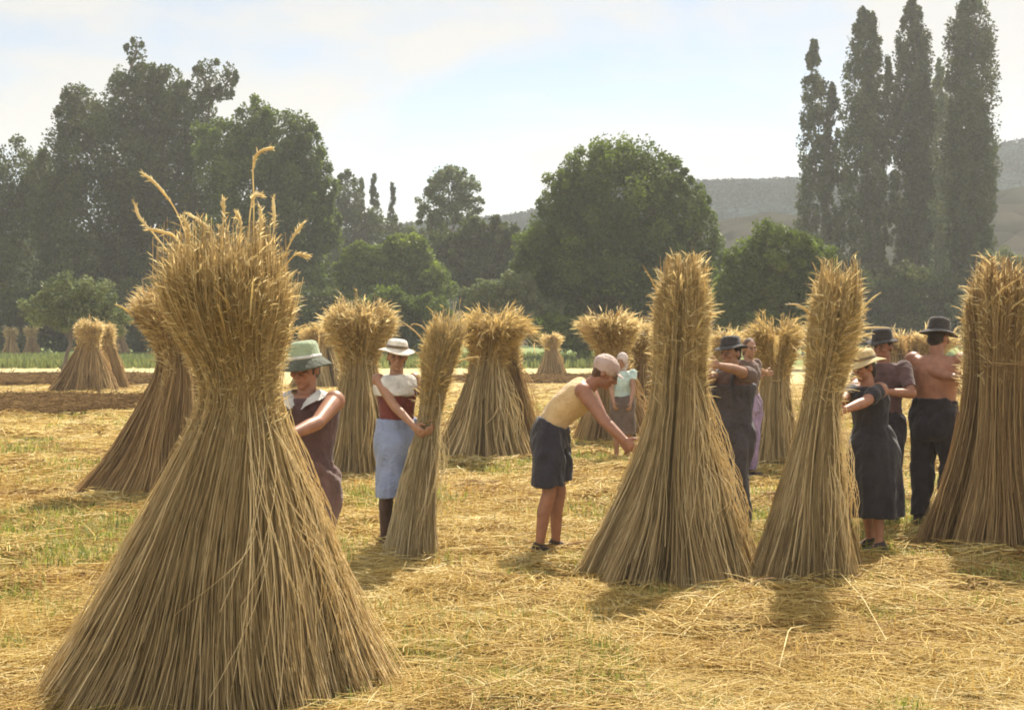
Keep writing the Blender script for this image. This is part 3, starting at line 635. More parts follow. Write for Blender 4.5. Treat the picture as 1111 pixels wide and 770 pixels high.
stook('distant slim sheaf leaning from the right onto the larger dark stook', 122, 43, 1.95,
      [(0, .36), (.4, .28), (.75, .2), (.9, .28), (1, .24)], n=700, sw=.013, seed=15, mat='straw_brown', fuzz=800, fuzz_len=.16, plumes=6, droop=.08, cx=[(0, .15, 0), (.5, -.1, 0), (1, -.3, 0)])
stook('small far stook alone before the shrubs left of the bending worker', 598, 56, 1.62,
      [(0, .62), (.4, .38), (.66, .22), (.75, .22), (.88, .36), (1, .3)], n=700, sw=.017, seed=16, mat='straw_brown', fuzz=900, fuzz_len=.2, plumes=5, droop=.08, waist=.7)
stook('tiny far stook at the left edge of the field', 12, 95, 1.95, [(0, .7), (.4, .42), (.7, .24), (.8, .24), (.92, .36), (1, .3)], n=300, sw=.03, seed=17, mat='straw_brown', fuzz=350, fuzz_len=.28, plumes=0, droop=.08)
stook('tiny far stook beside the thin trunk of the small pale tree', 34, 96, 2.0, [(0, .7), (.4, .42), (.7, .24), (.8, .24), (.92, .36), (1, .3)], n=300, sw=.03, seed=18, mat='straw_brown', fuzz=350, fuzz_len=.28, plumes=0, droop=.08)
stook('far stook showing just right of the distant dark pair', 127, 90, 2.0, [(0, .9), (.4, .6), (.7, .36), (.8, .36), (.92, .5), (1, .4)], n=350, sw=.03, seed=19, mat='straw_brown', fuzz=400, fuzz_len=.28, plumes=0, droop=.08)
stook('far stook in the gap behind the green hat', 347, 44, 1.9, [(0, .8), (.4, .55), (.68, .36), (.84, .5), (.95, .55), (1, .4)], n=900, sw=.014, seed=20, fuzz=1400, fuzz_len=.2, plumes=8, droop=.14, hmat='head_pale', waist=.68)
# sheaf in the hands of the woman in the blue skirt
held = thing('sheaf', 'slim pale sheaf held upright by the woman in the blue skirt', 'sheaf', (wx(443, 10.75), 10.75, float(gz(wx(443, 10.75), 10.75)) - .01), None)
stook_parts(held, 1.80, [(0, .18), (.2, .14), (.4, .10), (.55, .062), (.68, .07), (.8, .10), (.92, .13), (1, .11)], n=1900, sw=.0038, seed=21, mat='straw_pale', hmat='head_pale', fuzz=1800, fuzz_len=.07, plumes=26, droop=.04, head_z=.82, bundles=30,
            cx=[(0, 0, 0), (.3, .06, 0), (.55, .15, 0), (.8, .22, 0), (1, .30, 0)])

# ------------------------------------------------------------------ dark strips
def dark_strip(label, px0, px1, Y, wdt, hgt, n, ang=0.0):  # wide low mound strewn with short stalks, all in dark brown
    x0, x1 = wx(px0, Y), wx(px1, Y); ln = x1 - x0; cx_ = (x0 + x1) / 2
    root = thing('dark_strip', label, 'straw row', (cx_, Y, 0), 'dark strips across the field')
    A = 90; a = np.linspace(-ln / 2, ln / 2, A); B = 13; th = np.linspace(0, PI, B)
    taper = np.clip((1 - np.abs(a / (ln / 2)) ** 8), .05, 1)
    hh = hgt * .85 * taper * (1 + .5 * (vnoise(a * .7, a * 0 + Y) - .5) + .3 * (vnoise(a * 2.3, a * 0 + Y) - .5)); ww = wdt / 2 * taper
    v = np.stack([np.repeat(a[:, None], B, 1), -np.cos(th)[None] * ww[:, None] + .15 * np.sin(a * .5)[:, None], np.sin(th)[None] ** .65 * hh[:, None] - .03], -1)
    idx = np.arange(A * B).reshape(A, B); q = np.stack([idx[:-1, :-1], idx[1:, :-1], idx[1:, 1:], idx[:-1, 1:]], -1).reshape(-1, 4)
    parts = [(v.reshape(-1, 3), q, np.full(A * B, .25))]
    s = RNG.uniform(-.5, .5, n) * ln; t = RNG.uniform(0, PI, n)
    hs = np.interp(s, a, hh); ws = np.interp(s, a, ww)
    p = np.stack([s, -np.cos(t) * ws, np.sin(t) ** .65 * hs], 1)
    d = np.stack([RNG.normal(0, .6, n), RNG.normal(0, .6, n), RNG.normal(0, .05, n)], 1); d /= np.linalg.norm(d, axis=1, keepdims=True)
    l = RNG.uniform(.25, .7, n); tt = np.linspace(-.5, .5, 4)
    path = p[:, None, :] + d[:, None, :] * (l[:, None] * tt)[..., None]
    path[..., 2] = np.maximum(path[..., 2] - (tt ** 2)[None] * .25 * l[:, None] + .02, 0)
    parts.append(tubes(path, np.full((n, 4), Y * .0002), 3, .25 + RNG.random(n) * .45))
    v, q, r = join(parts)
    link('strip_mound', mk_mesh('strip_mound', v, q, attrs={'rnd': r}), M['dark_strip'], root)
dark_strip('nearest long dark brown strip across the left of the field', -90, 150, 32.5, 7.5, .20, 16000)
dark_strip('farther long dark brown strip behind the distant pair of stooks', -120, 200, 50, 9.0, .20, 14000)
dark_strip('dark brown strip across mid field before the small far stook', 478, 740, 51, 7.0, .18, 9000)

# green crop strip at the far left and centre
def crop():
    n = 26000
    Y = RNG.uniform(66, 92, n); px = RNG.uniform(-150, 720, n); X = wx(px, Y)
    keep = vnoise(X * .15, Y * .2) > .25; X, Y = X[keep], Y[keep]; n = len(X)
    h = RNG.uniform(.2, .5, n); d = RNG.normal(0, .25, (n, 2)); t = np.array([0, .5, 1.0])
    p = np.stack([X, Y, np.zeros(n)], 1)[:, None, :] + np.stack([d[:, :1] * h[:, None] * t, d[:, 1:] * h[:, None] * t, h[:, None] * t], -1)
    a = RNG.random(n) * PI; side = np.stack([np.cos(a), np.sin(a), 0 * a], 1)
    v, q, r = ribbons(p, np.array([[.08, .1, .02]]) * np.ones((n, 1)), side, RNG.random(n))
    o = link('crop', mk_mesh('crop', v, q, attrs={'rnd': r}), M['crop']); o['kind'] = 'stuff'
crop()

# ------------------------------------------------------------------ straw litter on the field
def GREEN(X, Y): return vnoise(X * .55 + 31, Y * .55 + 17) * .6 + vnoise(X * 2.2, Y * 2.2) * .4
def litter():
    n = 150000
    Y = np.exp(RNG.uniform(math.log(4.6), math.log(46), n)); X = RNG.uniform(-1, 1, n) * (Y * .42 + .9)
    clump = vnoise(X * 1.3 + 20, Y * 1.3); keep = (RNG.random(n) < .3 + .75 * clump) & (RNG.random(n) < 1.25 - 1.9 * np.clip(GREEN(X, Y) - .42, 0, .5))
    X, Y = X[keep], Y[keep]; n = len(X)
    ln = RNG.uniform(.08, .34, n) * np.where(RNG.random(n) < .08, 1.9, 1); base = vnoise(X * .5, Y * .5) * 2 * PI
    az = base + RNG.normal(0, .9, n); K = 5; t = np.linspace(-.5, .5, K)
    heap = np.clip(vnoise(X * 1.1 + 3, Y * 1.1 + 8) - .35, 0, 1) * .13
    z = gz(X, Y) + RNG.random(n) ** 1.5 * (heap + .02) + .004
    tilt = RNG.normal(0, .16, n)
    dx, dy = np.cos(az), np.sin(az); cur = RNG.normal(0, .25, n)
    p = np.stack([X[:, None] + dx[:, None] * ln[:, None] * t - dy[:, None] * (cur * ln)[:, None] * t ** 2,
                  Y[:, None] + dy[:, None] * ln[:, None] * t + dx[:, None] * (cur * ln)[:, None] * t ** 2,
                  z[:, None] + np.abs(ln[:, None] * t * tilt[:, None]) + (ln * RNG.uniform(0, .25, n))[:, None] * (.25 - t ** 2)], -1)
    rad = (np.clip(Y * .00030, .0018, .008) * RNG.uniform(.6, 1.3, n))[:, None] * np.array([.7, 1, 1, .9, .5])[None]
    rnd = np.clip(.12 + .55 * vnoise(X * .8 + 60, Y * .8) + .45 * (vnoise(X * .28 + 9, Y * .28 + 4) - .3) + RNG.normal(0, .19, n), 0, 1)
    # gentle split into reddish and pale patches comes from rnd
    v, q, r = tubes(p, rad, 3, rnd)
    o = link('straw_litter', mk_mesh('straw_litter', v, q, attrs={'rnd': r}), M['litter']); o['kind'] = 'stuff'
litter()
def blades(n, lo, hi, hmin, hmax, mat, name, mask, wd, lean):
    Y = np.exp(RNG.uniform(math.log(lo), math.log(hi), n)); X = RNG.uniform(-1, 1, n) * (Y * .42 + .9)
    k = mask(X, Y); X, Y = X[k], Y[k]; n = len(X)
    h = RNG.uniform(hmin, hmax, n); az = RNG.random(n) * 2 * PI; le = np.abs(RNG.normal(0, lean, n)); t = np.array([0, .35, .7, 1])
    p = np.stack([X[:, None] + np.cos(az)[:, None] * (h * le)[:, None] * t ** 1.6, Y[:, None] + np.sin(az)[:, None] * (h * le)[:, None] * t ** 1.6, gz(X, Y)[:, None] + h[:, None] * t - (h * le * .3)[:, None] * t ** 2], -1)
    a = az + PI / 2; side = np.stack([np.cos(a), np.sin(a), 0 * a], 1)
    w_ = (np.clip(Y * .0007, wd, .012) * RNG.uniform(.6, 1.3, n))[:, None] * np.array([1, 1, .8, .2])[None]
    v, q, r = ribbons(p, w_, side, RNG.random(n))
    o = link(name, mk_mesh(name, v, q, attrs={'rnd': r}), M[mat]); o['kind'] = 'stuff'
blades(45000, 4.6, 40, .03, .13, 'litter', 'stubble', lambda X, Y: vnoise(X * .9 + 5, Y * .9) > .3, .004, .5)
blades(230000, 4.6, 34, .035, .13, 'weed', 'weeds', lambda X, Y: RNG.random(len(X)) < np.clip((GREEN(X, Y) - .44 - .10 * (X < -1.6)) * 6, 0, 1), .006, .7)
def tufts():
    k = 1500
    Y = np.exp(RNG.uniform(math.log(4.8), math.log(34), k)); X = RNG.uniform(-1, 1, k) * (Y * .42 + .9)
    keep = RNG.random(k) < .25 + .9 * vnoise(X * .7 + 44, Y * .7 + 2); X, Y = X[keep], Y[keep]; k = len(X)
    for (sx, sy, sr) in FEET:
        m_ = 26; a_ = RNG.uniform(0, 2 * PI, m_); r_ = sr * RNG.uniform(.95, 1.35, m_); X = np.concatenate([X, sx + np.cos(a_) * r_]); Y = np.concatenate([Y, sy + np.sin(a_) * r_])
    k = len(X)
    R = RNG.uniform(.10, .34, k); Hh = R * RNG.uniform(.22, .5, k); tone = RNG.normal(0, .17, k); main = RNG.random(k) * PI
    wh = np.repeat(np.arange(k), 62); n = len(wh)
    q = RNG.random(n) ** .5 * R[wh]; a = RNG.random(n) * 2 * PI
    px, py = X[wh] + np.cos(a) * q * 1.3, Y[wh] + np.sin(a) * q
    dome = Hh[wh] * (1 - (q / R[wh]) ** 2) * RNG.uniform(.35, 1, n)
    az = main[wh] + RNG.normal(0, .7, n); ln = RNG.uniform(.12, .42, n); t = np.linspace(-.5, .5, 5); cur = RNG.normal(0, .5, n)
    z = gz(px, py) + dome + .012; up = RNG.normal(0, .14, n)
    p = np.stack([px[:, None] + np.cos(az)[:, None] * ln[:, None] * t - np.sin(az)[:, None] * (cur * ln)[:, None] * t ** 2,
                  py[:, None] + np.sin(az)[:, None] * ln[:, None] * t + np.cos(az)[:, None] * (cur * ln)[:, None] * t ** 2,
                  z[:, None] + (up * ln)[:, None] * t + (ln * RNG.uniform(0, .3, n))[:, None] * (.25 - 2 * t ** 2) * .6], -1)
    p[..., 2] = np.maximum(p[..., 2], gz(p[..., 0], p[..., 1]) + .002)
    rad = (np.clip(Y[wh] * .00032, .0018, .008) * RNG.uniform(.6, 1.5, n))[:, None] * np.array([.7, 1, 1, .9, .5])[None]
    v, qd, r = tubes(p, rad, 3, np.clip(.55 + tone[wh] + RNG.normal(0, .2, n), 0, 1))
    o = link('straw_wisps', mk_mesh('straw_wisps', v, qd, attrs={'rnd': r}), M['litter']); o['kind'] = 'stuff'
tufts()
# a few long stalks left lying on the field
def fallen(label, pts, r=.0042):
    P = []
    for px, py, dz in pts:
        Y = yg(py); P.append([wx(px, Y), Y, 0]); P[-1][2] = float(gz(P[-1][0], Y)) + dz
    P = np.array(P); o0 = P[0].copy()
    t = np.linspace(0, 1, 12); tk = np.linspace(0, 1, len(P))
    path = np.stack([np.interp(t, tk, P[:, i]) for i in range(3)], 1) - o0
    v, q, rr = tubes(path[None], np.linspace(r, r * .5, 12)[None], 5, np.array([.95]))
    o = link('fallen_stalk', mk_mesh('fallen_stalk', v, q, attrs={'rnd': rr}), M['litter'], loc=o0)
    o['label'] = label; o['category'] = 'stalk'; o['group'] = 'loose long stalks on the field'
fallen('long pale stalk lying slanted on the field before the woman in the black dress', [(905, 632, .10), (935, 665, .12), (962, 702, .08)])
fallen('bent pale stalk lying just left of the tall column shaped stook foot', [(742, 692, .07), (775, 662, .12), (800, 640, .08)])
fallen('curved pale stalk lying on the stubble in the lower middle', [(845, 728, .05), (856, 700, .12), (880, 684, .08)])
fallen('thin pale stalk lying beside the left foot of the largest front stook', [(50, 708, .04), (85, 725, .08), (112, 750, .03)])

# ------------------------------------------------------------------ people
class MB:
    """collects closed overlapping shapes; fused into one skin by a voxel remesh"""
    def __init__(s): s.v = []; s.f = []
    def rings(s, rings, cap=True):
        n = len(rings[0]); o = len(s.v)
        for r in rings: s.v.extend([tuple(p) for p in r])
        for i in range(len(rings) - 1):
            for j in range(n):
                a = o + i * n + j; b = o + i * n + (j + 1) % n
                s.f.append((a, b, b + n, a + n))
        if cap:
            for i, rev in ((0, True), (len(rings) - 1, False)):
                c = len(s.v); s.v.append(tuple(np.mean(rings[i], axis=0)))
                for j in range(n):
                    a = o + i * n + j; b = o + i * n + (j + 1) % n
                    s.f.append((c, b, a) if rev else (c, a, b))
    def cone(s, p0, r0, p1, r1, round0=True, round1=True, n=14):
        p0 = np.array(p0, float); p1 = np.array(p1, float); d = p1 - p0; L_ = np.linalg.norm(d); d /= L_ + 1e-9
        ref = np.array([0, 0, 1.0]) if abs(d[2]) < .9 else np.array([1.0, 0, 0])
        a = np.cross(d, ref); a /= np.linalg.norm(a); b = np.cross(d, a)
        th = np.arange(n) * 2 * PI / n; circ = np.cos(th)[:, None] * a + np.sin(th)[:, None] * b
        R = []
        if round0:
            for k in (80, 60, 40, 20): R.append(p0 - d * r0 * math.sin(math.radians(k)) + circ * r0 * math.cos(math.radians(k)))
        for t in (0, .33, .66, 1): R.append(p0 + (p1 - p0) * t + circ * (r0 + (r1 - r0) * t))
        if round1:
            for k in (20, 40, 60, 80): R.append(p1 + d * r1 * math.sin(math.radians(k)) + circ * r1 * math.cos(math.radians(k)))
        s.rings(R)
    def ell(s, c, rad, rot=None, n=16):
        c = np.array(c, float); R = []
        for k in np.linspace(-86, 86, 11):
            k = math.radians(k); th = np.arange(n) * 2 * PI / n
            p = np.stack([np.cos(th) * math.cos(k) * rad[0], np.sin(th) * math.cos(k) * rad[1], np.full(n, math.sin(k) * rad[2])], 1)
            R.append(c + (p @ rot.T if rot is not None else p))
        s.rings(R)
    def fuse(s, name, mat, parent, voxel=.007, smooth=3, wrinkle=0.0, wscale=9.0, seed=0):
        me = bpy.data.meshes.new(name + '_raw'); me.from_pydata(s.v, [], s.f); me.update()
        o = bpy.data.objects.new(name, me); COL.objects.link(o)
        m = o.modifiers.new('r', 'REMESH'); m.mode = 'VOXEL'; m.voxel_size = voxel
        k = o.modifiers.new('s', 'SMOOTH'); k.factor = .5; k.iterations = smooth
        dg = bpy.context.evaluated_depsgraph_get(); dg.update()
        me2 = bpy.data.meshes.new_from_object(o.evaluated_get(dg)); me2.name = name
        o.modifiers.clear(); o.data = me2; bpy.data.meshes.remove(me)
        nv = len(me2.vertices)
        if wrinkle:
            co = np.zeros(nv * 3, np.float32); me2.vertices.foreach_get('co', co); co = co.reshape(-1, 3)
            no = np.zeros(nv * 3, np.float32); me2.vertex_normals.foreach_get('vector', no); no = no.reshape(-1, 3)
            a = vnoise(co[:, 0] * wscale + co[:, 1] * wscale * .9 + seed, co[:, 2] * wscale * .55) - .5
            b = vnoise(co[:, 0] * wscale * 2.3 + seed, co[:, 2] * wscale * 1.4 + co[:, 1] * wscale * 2) - .5
            co = co + no * (np.clip(a, -.25, 1) * wrinkle * 1.6 + b * wrinkle * .7)[:, None]
            me2.vertices.foreach_set('co', co.astype(np.float32).ravel())
        me2.polygons.foreach_set('use_smooth', np.ones(len(me2.polygons), dtype=bool)); me2.update()
        me2.materials.clear(); me2.materials.append(mat); o.parent = parent
        return o

def rot_axis(ax, ang): return np.array(Matrix.Rotation(ang, 3, Vector(ax)))
def ik(S, T, a, b, hint):
    S = np.array(S, float); T = np.array(T, float); d = T - S; L_ = np.linalg.norm(d); u = d / L_
    L_ = min(L_, (a + b) * .995); T = S + u * L_
    x = (a * a - b * b + L_ * L_) / (2 * L_); h = math.sqrt(max(a * a - x * x, 0))
    hv = np.array(hint, float); hv -= u * hv.dot(u); hv /= np.linalg.norm(hv) + 1e-9
    return S + u * x + hv * h, T

def lathe(name, prof, mat, parent, Mx, loc, n=40, wave=0.0, seed=0, thick=.004):
    """hat shapes: prof [(r, z)] both faces, warped brim, head frame Mx"""
    t = np.linspace(0, 2 * PI, n, endpoint=False); V = []
    pr = list(prof) + [(max(r - thick, .0005), z - thick) for r, z in reversed(prof)]
    for r, z in pr:
        wv = wave * (r / max(p[0] for p in prof)) ** 2 * (np.sin(2 * t + seed) + .5 * np.sin(3 * t + seed * 2))
        V.append(np.stack([np.cos(t) * r, np.sin(t) * r * 1.14, z + wv], 1))
    V = np.array(V); K = len(pr); idx = np.arange(K * n).reshape(K, n)
    q = np.stack([idx[:-1], np.roll(idx[:-1], -1, 1), np.roll(idx[1:], -1, 1), idx[1:]], -1).reshape(-1, 4)
    return link(name, mk_mesh(name, V.reshape(-1, 3) @ Mx.T + loc, q), mat, parent)

M['skin'] = skinmat('tanned_skin', (.36, .19, .115))
M['skin_red'] = skinmat('sunburnt_skin', (.35, .165, .10))
M['eye'] = cloth('eye_white', (.2, .18, .165), sheen=0, bump=0)
M['hair'] = cloth('dark_hair', (.035, .022, .016), rough=.6, scale=30, bump=.6)
M['hair_brown'] = cloth('brown_hair', (.12, .06, .03), rough=.6, scale=30, bump=.6)
M['shoe'] = cloth('dark_shoes', (.05, .035, .028), rough=.6)
def C(n, c, **k): M[n] = cloth(n, c, **k)
C('plum_cloth', (.13, .075, .075)); C('plum_trouser', (.17, .10, .09)); C('white_cloth', (.72, .70, .66), sheen=0); C('green_felt', (.33, .39, .25), col2=(.25, .31, .20), scale=14)
C('hat_brim_dark', (.10, .11, .08)); C('burgundy', (.20, .055, .045)); C('blue_skirt', (.26, .31, .46), col2=(.21, .25, .38)); C('cream_hat', (.80, .74, .64), scale=14); C('stocking', (.10, .06, .045))
C('yellow_vest', (.58, .42, .22), col2=(.50, .34, .17)); C('navy_shorts', (.045, .042, .055)); C('cap_grey', (.52, .42, .38), col2=(.42, .30, .26), scale=12)
C('turquoise', (.56, .70, .65)); C('head_scarf', (.62, .52, .48)); C('grey_skirt', (.16, .12, .10)); C('overall_dark', (.075, .065, .07)); C('dark_hat', (.05, .042, .04), scale=14); C('lilac', (.33, .24, .38)); C('brown_shirt', (.16, .095, .075))
C('black_dress', (.032, .028, .034), bump=.5); C('straw_hat', (.52, .40, .21), col2=(.42, .31, .15), scale=30, bump=.5); C('hat_band', (.2, .14, .08)); C('black_shirt', (.05, .045, .05)); C('black_trouser', (.035, .03, .037), bump=.5)

def person(label, cat, loc, h, yaw, skin, hands, hints=((.6, .5, -.6), (-.6, .5, -.6)), bend=0, head_yaw=0, head_pitch=0, female=False, legs=((0, 0), (0, 0)), wear=(), hat=None, hair='hair', twist=0, bare_feet=False, neck_fwd=.02, bulk=1.0):
    """loc: feet on the ground; hands: (body-left, body-right) targets in world; yaw 0 faces the camera, +90 faces picture right"""
    s = h / 1.7; loc = np.array([loc[0], loc[1], float(gz(loc[0], loc[1]))])
    root = thing('person', label, cat, tuple(loc))
    Ry = rot_axis((0, 0, 1), math.radians(yaw)); g = lambda p: Ry @ (np.array(p, float) * s)
    # spine that bends forward progressively above the hips
    zs = np.linspace(.90, 1.60, 71); ang = math.radians(bend) * np.clip((zs - .90) / .30, 0, 1) ** .8
    pos = [np.array([0, 0, .90])]
    for i in range(70): pos.append(pos[-1] + .01 * np.array([0, -math.sin(ang[i]), math.cos(ang[i])]))
    def sp(z, x=0, y=0):
        if z <= .90: return np.array([x, y, z])
        i = min(int(round((z - .90) / .01)), 70)
        R = rot_axis((1, 0, 0), ang[i])
        tw = rot_axis((0, 0, 1), math.radians(twist) * min((z - .9) / .35, 1))
        return pos[i] + R @ (tw @ np.array([x, y, 0]))
    sh = (.155 if female else .18) * bulk
    def torso(off=0.0, z0=.80, z1=1.42, hem=False, neck=True):
        if female: prof = [(.80, .165, .115), (.90, .175, .12), (.98, .155, .105), (1.08, .125, .09), (1.18, .14, .105), (1.27, .155, .125), (1.34, .165, .105), (1.39, .145, .08), (1.43, .075, .06)]
        else: prof = [(.80, .15, .105), (.90, .16, .115), (.98, .15, .105), (1.08, .145, .10), (1.18, .16, .11), (1.28, .18, .12), (1.35, .185, .11), (1.40, .155, .085), (1.44, .075, .062)]
        pz = [p[0] for p in prof]; Z = np.linspace(z0, z1, 20); R = []; th = np.arange(24) * 2 * PI / 24
        for z in Z:
            rx = np.interp(z, pz, [p[1] for p in prof]) * bulk + off; ry = np.interp(z, pz, [p[2] for p in prof]) * bulk + off
            R.append([g(sp(z, math.cos(t) * rx, math.sin(t) * ry)) for t in th])
        return R
    hip = [np.array([.09 * sgn, 0, .90]) for sgn in (1, -1)]
    ank, knee = [], []
    for i, sgn in enumerate((1, -1)):
        a = np.array([(.09 + legs[i][0]) * sgn, .03 - legs[i][1], .085]); ank.append(a)
        k, _ = ik(hip[i], a, .413, .405, (0, -1, .0)); knee.append(k)
    S, E, W = [], [], []
    for i, sgn in enumerate((1, -1)):
        Sh = g(sp(1.375, sh * sgn, .0)); T = np.array(hands[i], float) - loc if hands[i] is not None else g(sp(1.375, (sh + .07) * sgn, -.05)) - np.array([0, 0, .50 * s])
        hd = Ry @ np.array(hints[i], float)
        e, wv = ik(Sh, T, .285 * s, .25 * s, hd); S.append(Sh); E.append(e); W.append(wv)
    # head frame
    hr = Ry @ rot_axis((0, 0, 1), math.radians(head_yaw)) @ rot_axis((1, 0, 0), math.radians(head_pitch)) * s
    nb = g(sp(1.42)); hc = nb + (Ry @ rot_axis((1, 0, 0), math.radians(bend * .55)) @ np.array([0, -neck_fwd, .155])) * s
    H = lambda p: hc + hr @ np.array(p, float)
    rot = hr / s
    b = MB(); b.rings(torso())
    b.ell(g((0, .02, .87)), (.145 * s, .115 * s, .11 * s), Ry)
    for i, sgn in enumerate((1, -1)):
        b.cone(g(hip[i]), .088 * s, g(knee[i]), .054 * s); b.cone(g(knee[i]), .056 * s, g(knee[i] + (ank[i] - knee[i]) * .38 + np.array([0, .015, 0])), .055 * s)
        b.cone(g(knee[i] + (ank[i] - knee[i]) * .36 + np.array([0, .012, 0])), .053 * s, g(ank[i]), .034 * s)
        b.cone(g(ank[i] + [0, .03, -.045]), .036 * s, g(ank[i] + [.02 * sgn, -.12, -.058]), .026 * s); b.cone(g(ank[i] + [0, 0, 0]), .036 * s, g(ank[i] + [.01 * sgn, -.06, -.04]), .036 * s)
        b.cone(g(ank[i] + [.02 * sgn, -.12, -.058]), .028 * s, g(ank[i] + [.02 * sgn, -.165, -.062]), .02 * s)
        r = (.92 if female else 1.05) * bulk
        b.cone(S[i], .056 * s * r, E[i], .040 * s * r); b.cone(E[i], .041 * s * r, E[i] + (W[i] - E[i]) * .35, .040 * s * r); b.cone(E[i] + (W[i] - E[i]) * .33, .040 * s * r, W[i], .026 * s * r)
        b.ell(S[i], (.062 * s * r,) * 3)
        # hand: palm, four fingers, thumb, curled around what it holds
        d = W[i] - E[i]; d /= np.linalg.norm(d)
        up = np.array([0, 0, 1.0]); wdir = up - d * up.dot(d)
        if np.linalg.norm(wdir) < .3: wdir = Ry @ np.array([0, -1.0, 0]) - d * (Ry @ np.array([0, -1.0, 0])).dot(d)
        wdir /= np.linalg.norm(wdir); nrm = np.cross(d, wdir)
        ctr = g(sp(1.1)); 
        if nrm.dot(ctr - W[i]) < 0: nrm = -nrm
        R = []
        th = np.arange(14) * 2 * PI / 14
        for t, ww, hh in ((-.01, .026, .020), (.02, .034, .018), (.05, .041, .017), (.085, .041, .014)):
            c = W[i] + d * t * s; R.append([c + (wdir * math.cos(q) * ww + nrm * math.sin(q) * hh) * s for q in th])
        b.rings(R)
        for k, (o_, L_) in enumerate(((.031, .072), (.011, .080), (-.010, .075), (-.030, .058))):
            p = W[i] + (d * .08 + wdir * o_) * s; dd = d.copy(); rr = .0098 * s
            for sg, cu in ((.42, .35), (.33, .65), (.25, .5)):
                dd = rot_axis(np.cross(dd, nrm), cu) @ dd; p2 = p + dd * L_ * sg * s
                b.cone(p, rr, p2, rr * .92, n=10); p = p2; rr *= .92
        p = W[i] + (d * .025 + wdir * .028) * s; dd = d * .6 + wdir * .75 + nrm * .25; dd /= np.linalg.norm(dd)
        p2 = p + dd * .04 * s; b.cone(p, .014 * s, p2, .0115 * s, n=10); dd = d * .9 + wdir * .25 + nrm * .4; dd /= np.linalg.norm(dd)
        b.cone(p2, .0112 * s, p2 + dd * .032 * s, .0095 * s, n=10)
    # neck and head
    b.cone(nb - (hc - nb) * .35, .062 * s, H((0, .02, -.05)), .052 * s)
    b.ell(H((0, .012, .018)), (.074 * s, .092 * s, .100 * s), rot); b.ell(H((0, -.025, -.055)), (.056 * s, .062 * s, .062 * s), rot)
    b.ell(H((0, -.066, -.098)), (.024 * s, .02 * s, .018 * s), rot); b.ell(H((0, -.078, .030)), (.048 * s, .015 * s, .010 * s), rot)
    b.cone(H((0, -.084, .018)), .008 * s, H((0, -.106, -.028)), .013 * s, n=10); b.ell(H((0, -.094, -.031)), (.020 * s, .012 * s, .009 * s), rot)
    b.ell(H((0, -.083, -.058)), (.024 * s, .010 * s, .0065 * s), rot); b.ell(H((0, -.081, -.070)), (.021 * s, .010 * s, .0065 * s), rot)
    for sgn in (1, -1):
        b.ell(H((.076 * sgn, .012, -.012)), (.010 * s, .020 * s, .032 * s), rot); b.ell(H((.042 * sgn, -.066, -.022)), (.022 * s, .018 * s, .022 * s), rot)
    b.fuse('body', M[skin], root, .0062 * max(s, .85), 2)
    for sgn in (1, -1):
        e = MB(); e.ell(H((.030 * sgn, -.078, .010)), (.0125 * s, .010 * s, .0095 * s), rot); me = bpy.data.meshes.new('eye'); me.from_pydata(e.v, [], e.f); me.update(); link('eye', me, M['eye'], root)
    if hair:
        e = MB(); e.ell(H((0, .022, .026)), (.081 * s, .093 * s, .102 * s), rot)
        if female: e.ell(H((0, .06, -.05)), (.07 * s, .05 * s, .085 * s), rot)
        else: e.ell(H((0, .055, -.03)), (.066 * s, .045 * s, .06 * s), rot)
        e.fuse('hair', M[hair], root, .008, 2, .004, 26)
    # clothing
    for wi, item in enumerate(wear):
        k = item[0]; m = M[item[1]]; p = item[2] if len(item) > 2 else {}
        c = MB(); off = p.get('off', .019)
        if k == 'top':
            c.rings(torso(off, p.get('z0', .90), p.get('z1', 1.425)))
            sl = p.get('sleeve', .0)
            for i in (0, 1):
                c.ell(S[i], (.066 * s, .066 * s, .066 * s))
                if sl > 0:
                    q = S[i] + (E[i] - S[i]) * min(sl, 1); c.cone(S[i], .072 * s, q, .062 * s, True, sl >= 1)
                    if sl > 1: c.cone(E[i], .055 * s, E[i] + (W[i] - E[i]) * (sl - 1), .045 * s, True, False)
            c.fuse(p.get('name', 'shirt'), m, root, .009, 2, .019, 10, seed=wi)
        elif k == 'vest':                                        # sleeveless
            c.rings(torso(off, p.get('z0', .90), p.get('z1', 1.40)))
            c.fuse(p.get('name', 'vest'), m, root, .009, 2, .018, 10, seed=wi)
        elif k == 'yoke':
            c.rings(torso(off, p.get('z0', 1.27), p.get('z1', 1.425))); c.fuse('yoke', m, root, .008, 2, .006, seed=wi)
        elif k == 'collar':
            th = np.arange(28) * 2 * PI / 28
            for sgn in (1, -1):                                   # two flat lapels that meet in a V at the breast
                R = []
                for t in np.linspace(0, 1, 12):
                    an = PI / 2 - sgn * t * PI * .93                      # from the nape round to the front
                    drop = max(0, t - .55) ** 1.5 * .26; rx, ry = .098 + .01 * t, .085 + .03 * t
                    ctr = sp(1.432 - drop, math.cos(an) * (rx + .012), math.sin(an) * (ry + .022)); rad = np.array([math.cos(an), math.sin(an), 0]); up_ = np.array([0, 0, 1.0])
                    R.append([g(ctr + rad * (math.cos(q) * .042 - math.sin(q) * .014) + up_ * (math.sin(q) * .012 - math.cos(q) * .017)) for q in np.arange(12) * 2 * PI / 12])
                c.rings(R)
            c.fuse('collar', m, root, .007, 2, .002)
        elif k == 'trousers':
            c.rings(torso(off, .80, p.get('z1', 1.03)))
            zk = p.get('to', 1.0)                                 # 1 = ankle, .5 = knee
